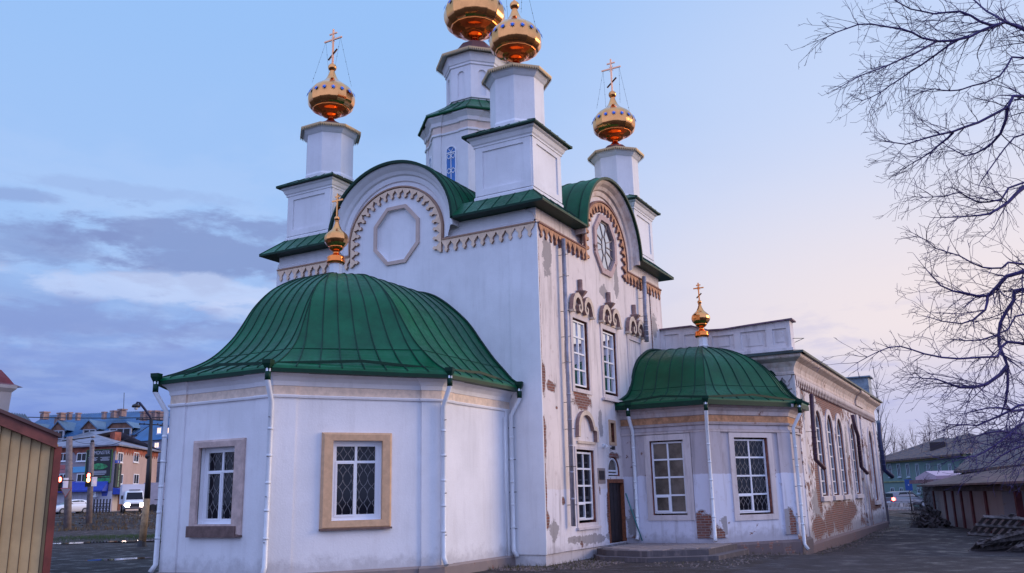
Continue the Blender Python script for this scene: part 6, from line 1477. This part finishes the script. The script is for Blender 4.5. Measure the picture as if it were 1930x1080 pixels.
bf = thing('board_fence', 'low reddish-brown board fence in front of the turquoise house', 'fence')
for i in range(k): fbox(bm, f, L*i/k, L*(i+.85)/k, -1.5, z1+.05*(i % 2), 0, .03)
link('boards', bm, mat('red_brown_boards', (.14, .05, .045), .85, noise=.3), bf)
bm = B(); fbox(bm, f, 0, L, z1-.35, z1-.28, .03, .07); link('rail', bm, brown, bf)
# low kerbside railing, blue sign, pavilion
rl = thing('white_railing', 'low pale metal railing at the end of the drive', 'railing'); fa_, fb2 = AT(1664, 965, 88), AT(1722, 966, 86); f = plane_fr(fa_, fb2); L = (fb2-fa_).to_2d().length; zg_ = gz(fa_.x, fa_.y)
bm = B(); fbox(bm, f, 0, L, zg_+.62, zg_+.67, 0, .04); fbox(bm, f, 0, L, zg_+.15, zg_+.2, 0, .04); link('rail', bm, mat('pale_rail_paint', (.5, .48, .52), .5), rl); bm = B()
for i in range(24): u = L*i/23; fbox(bm, f, u-.02, u+.02, zg_, zg_+.66, .005, .035)
link('bars', bm, MATS['pale_rail_paint'], rl)
bsn = thing('blue_road_sign', 'square blue sign on a thin post before the turquoise house', 'road sign'); c = AT(1712.5, 914, 82); vd = Vector((c.x-CAM.x, c.y-CAM.y, 0)).normalized(); f = Fr(c.x, c.y, vd.y, -vd.x, -vd.x, -vd.y)
bm = B(); fbox(bm, f, -.28, .28, c.z-.46, c.z+.46, 0, .04); link('plate', bm, mat('deep_blue_sign', (.01, .06, .26), .5), bsn); bm = B(); tube(bm, [f.P(0, gz(c.x, c.y), -.03), f.P(0, c.z+.46, -.03)], .04, 8); link('post', bm, dark, bsn)
bm = B(); prism(bm, f, ngon(.05, 8, 0, c.z), .04, .05); link('white_mark', bm, wht, bsn)
pv = thing('pavilion', 'small pale pink tent-roofed stall with brick-red flat canopy near the shed end', 'stall'); pa, pb = AT(1726, 905, 76), AT(1765, 905, 72); f = plane_fr(pa, pb); L = (pb-pa).to_2d().length
z0, z1 = uz(f, 1745, 904)[1], uz(f, 1745, 888)[1]
bm = B(); prism(bm, f, [(0, z0), (L, z0), (L, z0+.25), (L*.55, z1), (0, z0+.2)], -2, 0); link('tent_roof', bm, mat('pale_pink_canvas', (.52, .38, .46), .7), pv)
bm = B(); z2_ = uz(f, 1745, 911)[1]; fbox(bm, f, -.6, L+1.4, z2_, z0, -2.2, .3); link('canopy', bm, mat('faded_red_canopy', (.20, .10, .11), .8, noise=.3), pv)
bm = B()
fbox(bm, f, 0, L+.8, -1, z2_, -2.0, -.4); link('body', bm, mat('stall_dark_side', (.10, .09, .10), .9), pv)
# ------------------------------------------------------------------ trees
class TB:
    def __init__(s): s.v = []; s.f = []
    def tube(s, pts, rs, n=3):
        k = len(pts); base = len(s.v); a = None
        for i in range(k):
            t = (pts[min(k-1, i+1)]-pts[max(0, i-1)]); 
            if t.length < 1e-9: t = Vector((0, 0, 1))
            t.normalize(); a = t.orthogonal().normalized() if a is None else (a-t*a.dot(t)).normalized(); b = t.cross(a)
            for j in range(n): q = 2*pi*j/n; s.v.append(pts[i]+a*(rs[i]*cos(q))+b*(rs[i]*sin(q)))
        for i in range(k-1):
            for j in range(n): s.f.append((base+i*n+j, base+i*n+(j+1) % n, base+(i+1)*n+(j+1) % n, base+(i+1)*n+j))
        s.f.append(tuple(base+(k-1)*n+j for j in range(n)))
    def build(s, name, m_, par=None):
        me = bpy.data.meshes.new(name); me.from_pydata([tuple(v) for v in s.v], [], s.f); me.materials.append(m_)
        for p in me.polygons: p.use_smooth = True
        o = bpy.data.objects.new(name, me); C.objects.link(o)
        if par: o.parent = par
        return o
def spread(r, d, ang):
    o = d.orthogonal().normalized(); o = Matrix.Rotation(r.random()*2*pi, 3, d)@o; return (d*cos(ang)+o*sin(ang)).normalized()
def grow(tb, r, p, d, L, rad, lev, droop, step=.14, dens=1.):
    n = max(2, int(L/step)); pts = [p.copy()]; q = p.copy(); dirs = [d.copy()]; dd = d.copy()
    for i in range(n):
        dd = (dd+Vector((r.gauss(0, .13), r.gauss(0, .13), r.gauss(0, .13)-droop))).normalized(); q = q+dd*(L/n); pts.append(q.copy()); dirs.append(dd.copy())
    rs = [max(.0028, rad*(1-.75*i/n)) for i in range(n+1)]; tb.tube(pts, rs, 4 if lev > 2 else 3)
    if lev > 0:
        k = int(n*dens*(1.0 if lev > 1 else .8))
        for j in range(max(1, k)):
            i = r.randint(1, n); f = i/n
            grow(tb, r, pts[i], spread(r, dirs[i], r.uniform(.45, 1.0)), L*r.uniform(.28, .55)*(1.1-.5*f), max(.0034, rs[i]*.6), lev-1, droop, step, dens)
LIMBS = [
 ([(2330, 330, 18), (2100, 200, 16.5), (1930, 55, 15), (1878, 48, 14.8), (1826, 69, 14.5), (1767, 78, 14.2), (1737, 70, 14), (1697, 57, 13.8), (1641, 46, 13.6), (1597, 52, 13.4), (1560, 69, 13.3)], .075, .008),
 ([(1826, 69, 14.5), (1789, 85, 14.6), (1737, 122, 14.7), (1697, 148, 14.8), (1660, 174, 14.8), (1626, 189, 14.9)], .03, .006),
 ([(1767, 78, 14.2), (1723, 100, 13.8), (1678, 122, 13.6), (1622, 141, 13.3), (1586, 163, 13.1)], .026, .006),
 ([(1878, 48, 14.8), (1848, 41, 14.6), (1808, 22, 14.5), (1760, 26, 14.3), (1715, 15, 14.2), (1670, -10, 14)], .035, .008),
 ([(1930, 52, 15), (1885, 35, 15.5), (1840, 5, 16), (1800, -30, 16)], .04, .01),
 ([(2330, 450, 18), (2080, 260, 17), (1930, 111, 16), (1885, 144, 15.6), (1834, 163, 15.3), (1789, 172, 15), (1760, 167, 14.8), (1725, 178, 14.7)], .06, .007),
 ([(2330, 500, 18), (2080, 300, 16.5), (1930, 182, 15), (1900, 200, 14.8), (1845, 230, 14.5), (1797, 248, 14.2), (1752, 259, 14), (1708, 272, 13.8), (1671, 267, 13.6)], .10, .007),
 ([(1797, 250, 14.2), (1771, 274, 14.4), (1737, 296, 14.5), (1708, 315, 14.6)], .03, .006),
 ([(1900, 200, 14.8), (1886, 252, 15), (1856, 281, 15.2), (1819, 293, 15.3), (1789, 278, 15.3)], .04, .007),
 ([(2330, 640, 18), (2100, 440, 17), (1930, 344, 15.5), (1886, 374, 15.2), (1845, 381, 15), (1811, 363, 14.8), (1782, 370, 14.6), (1740, 372, 14.5)], .06, .007),
 ([(1930, 352, 15.5), (1880, 395, 15), (1844, 406, 14.8), (1774, 410, 14.5)], .05, .007),
 ([(2330, 760, 18), (2080, 590, 16.5), (1930, 497, 15), (1887, 504, 14.6), (1852, 506, 14.4), (1809, 484, 14.2), (1765, 467, 14), (1731, 445, 13.8)], .06, .006),
 ([(2080, 590, 16.5), (1930, 511, 15.4), (1879, 541, 15.2), (1861, 558, 15), (1818, 554, 14.8), (1774, 537, 14.6), (1744, 506, 14.5)], .085, .007),
 ([(2330, 800, 18), (2080, 640, 17), (1930, 545, 16), (1909, 567, 15.8), (1887, 611, 15.7), (1883, 650, 15.6), (1900, 690, 15.6), (1895, 760, 15.5)], .075, .02),
 ([(1861, 558, 15), (1857, 585, 14.8), (1809, 611, 14.6), (1752, 598, 14.4)], .035, .006),
 ([(2330, 860, 18), (2080, 700, 16.5), (1930, 646, 15), (1887, 654, 14.7), (1879, 672, 14.5), (1809, 676, 14.2), (1744, 667, 14), (1696, 654, 13.8), (1657, 663, 13.6), (1617, 683, 13.4)], .075, .005),
 ([(1900, 690, 15.6), (1861, 724, 15.3), (1809, 728, 15), (1765, 715, 14.8), (1722, 711, 14.6)], .05, .006),
 ([(2080, 800, 16.5), (1930, 772, 15.5), (1883, 785, 15.2), (1844, 802, 15), (1790, 800, 14.8)], .06, .007),
 ([(2330, 880, 17), (2080, 800, 15.5), (1950, 790, 14.5), (1900, 820, 14.2), (1860, 850, 14), (1825, 862, 13.8)], .05, .008),
 ([(2080, 780, 15), (1950, 760, 14), (1905, 772, 13.8), (1862, 770, 13.6), (1822, 778, 13.4)], .045, .007),
 ([(2080, 840, 15.5), (1950, 838, 14.6), (1908, 850, 14.3), (1872, 872, 14.1)], .045, .008),
 ([(2080, 850, 16), (1930, 820, 15), (1885, 812, 14.6), (1840, 822, 14.4)], .06, .008),
 ([(2330, 560, 19), (2100, 330, 18), (1940, 250, 17.5), (1880, 300, 17.2), (1850, 340, 17)], .06, .01),
 ([(2330, 900, 19), (2080, 720, 18), (1940, 590, 17.5), (1900, 620, 17.2), (1850, 640, 17), (1800, 640, 17)], .06, .01)]
bark = mat('dusk_violet_bark', (.055, .032, .125), .8, noise=.3, nscale=6)
tr_ = thing('bare_tree', 'great bare tree with violet-dark branches reaching in from the right', 'tree'); r = random.Random(21)
tb = TB(); tc0 = AT(2340, 950, 18); tz = gz(tc0.x, tc0.y)
tops = [AT(2335, py, 18) for py in (900, 700, 500, 300, 60)]
tb.tube([Vector((tc0.x, tc0.y, tz-.3)), Vector((tc0.x, tc0.y, 1.2))]+[t+Vector((0.05*i, 0, 0)) for i, t in enumerate(tops)], [.42, .34, .33, .3, .26, .2, .1], 12); tb.build('trunk', mat('grey_bark', (.07, .055, .06), .9, noise=.4, nscale=5, bump=.6, bscale=12), tr_)
tb = TB()
for pl_, r0, r1 in LIMBS:
    r0 *= .72
    P = [AT(*q) for q in pl_]; Q = []
    for i in range(len(P)-1):
        p0, p1_, p2_, p3 = P[max(0, i-1)], P[i], P[i+1], P[min(len(P)-1, i+2)]; n = max(2, int((p2_-p1_).length/.22))
        for j in range(n): t = j/n; Q.append(.5*((2*p1_)+(p2_-p0)*t+(2*p0-5*p1_+4*p2_-p3)*t*t+(3*p1_-p0-3*p2_+p3)*t**3)+Vector((r.gauss(0, .008), r.gauss(0, .008), r.gauss(0, .008))))
    Q.append(P[-1]); n = len(Q); rs = [r0+(r1-r0)*(i/(n-1))**.8 for i in range(n)]; tb.tube(Q, rs, 7)
    for i in range(2, n):
        px_ = (Q[i]-CAM); dep = px_.dot(Fv); sxp = 965+FPX*px_.dot(R2)/dep
        if sxp > 1990: continue
        f = i/(n-1); d = (Q[min(n-1, i+1)]-Q[i-1]).normalized()
        for k in range(2 if r.random() < .55 else 3):
            dd = spread(r, d, r.uniform(.5, 1.05)); L = r.uniform(.45, 1.55)*(1.12-.72*f)
            grow(tb, r, Q[i], dd, L, max(.0055, rs[i]*.42 if rs[i] < .03 else .014), 3 if r.random() < .5 else 2, .016, .115, .95)
    grow(tb, r, Q[-1], (Q[-1]-Q[-2]).normalized(), .3, r1, 1, .02, .1, 1.)
tb.build('crown', bark, tr_)
def bare_tree(name, lab, base, H_, seed, m_, spread_=.35, group=None, lev=3, dens=1., r0=None, up=.0, trunkf=.25):
    r = random.Random(seed); t = thing(name, lab, 'tree', (base.x, base.y, gz(base.x, base.y)), r.random()*6, group); r0 = r0 or H_*.018
    a = TB(); n = 12; P = [Vector((0, 0, -.2))]; d = Vector((0, 0, 1))
    for i in range(n): d = (d+Vector((r.gauss(0, .05), r.gauss(0, .05), .1))).normalized(); P.append(P[-1]+d*H_/n)
    rs = [r0*(1-.9*i/n) for i in range(n+1)]; a.tube(P, rs, 7); a.build('trunk', m_, t)
    b = TB()
    for i in range(int(n*trunkf), n+1):
        for k in range(3):
            f = i/n; dd = spread(r, Vector((0, 0, 1)), r.uniform(spread_, spread_*2.1)); grow(b, r, P[i], dd, H_*.34*(1.15-.75*f), rs[i]*.5+.01, lev, -.03, H_*.035, dens)
    b.build('crown', m_, t); return t
farbark = mat('far_warm_bark', (.13, .085, .09), .9, noise=.2)
ft0 = bare_tree('bare_tree', 'tall bare poplar at the left end of the row beyond the turquoise house', AT(1672, 930, 150), 9.5, 31, farbark, .3, 'bare poplars beyond the turquoise house', 3, 1.3, .15)
ft1 = bare_tree('bare_tree', 'second tall bare poplar of the row beyond the turquoise house', AT(1690, 930, 150), 10.5, 32, farbark, .25, 'bare poplars beyond the turquoise house', 3, 1.3, .15)
row = ['third', 'fourth', 'fifth', 'sixth', 'seventh', 'eighth', 'ninth', 'tenth', 'rightmost']
for i, px in enumerate((1706, 1722, 1738, 1752, 1766, 1782, 1798, 1818, 1842)):
    c = copy_tree(ft0 if i % 2 else ft1); p = AT(px, 930, 148+(i % 3)*4); c.location = (p.x, p.y, gz(p.x, p.y)-.3); c.rotation_euler.z = i*1.3; s = (.66, .72, .74, .78, .82, .84, .82, .80, .8)[i]; s *= 1.45; c.scale = (s, s, s)
    c['label'] = '%s bare poplar from the left in the row beyond the turquoise house' % row[i]
bare_tree('slim_tree', 'slim young bare tree rising behind the far corner of the church', AT(1668, 930, 62), 9.6, 41, mat('slim_bark', (.10, .085, .11), .9), .35, None, 3, .75, .08)
bare_tree('bush', 'leafless brown bush behind the rubbish heap', AT(1742, 950, 60), 2.9, 44, mat('bush_bark', (.07, .045, .05), .9), .6, None, 3, 1.3, .03, trunkf=.0)
bare_tree('bush', 'small leafless bush in front of the shed end', AT(1722, 965, 56), 1.6, 45, MATS['bush_bark'], .7, None, 2, 1.3, .02, trunkf=.0)
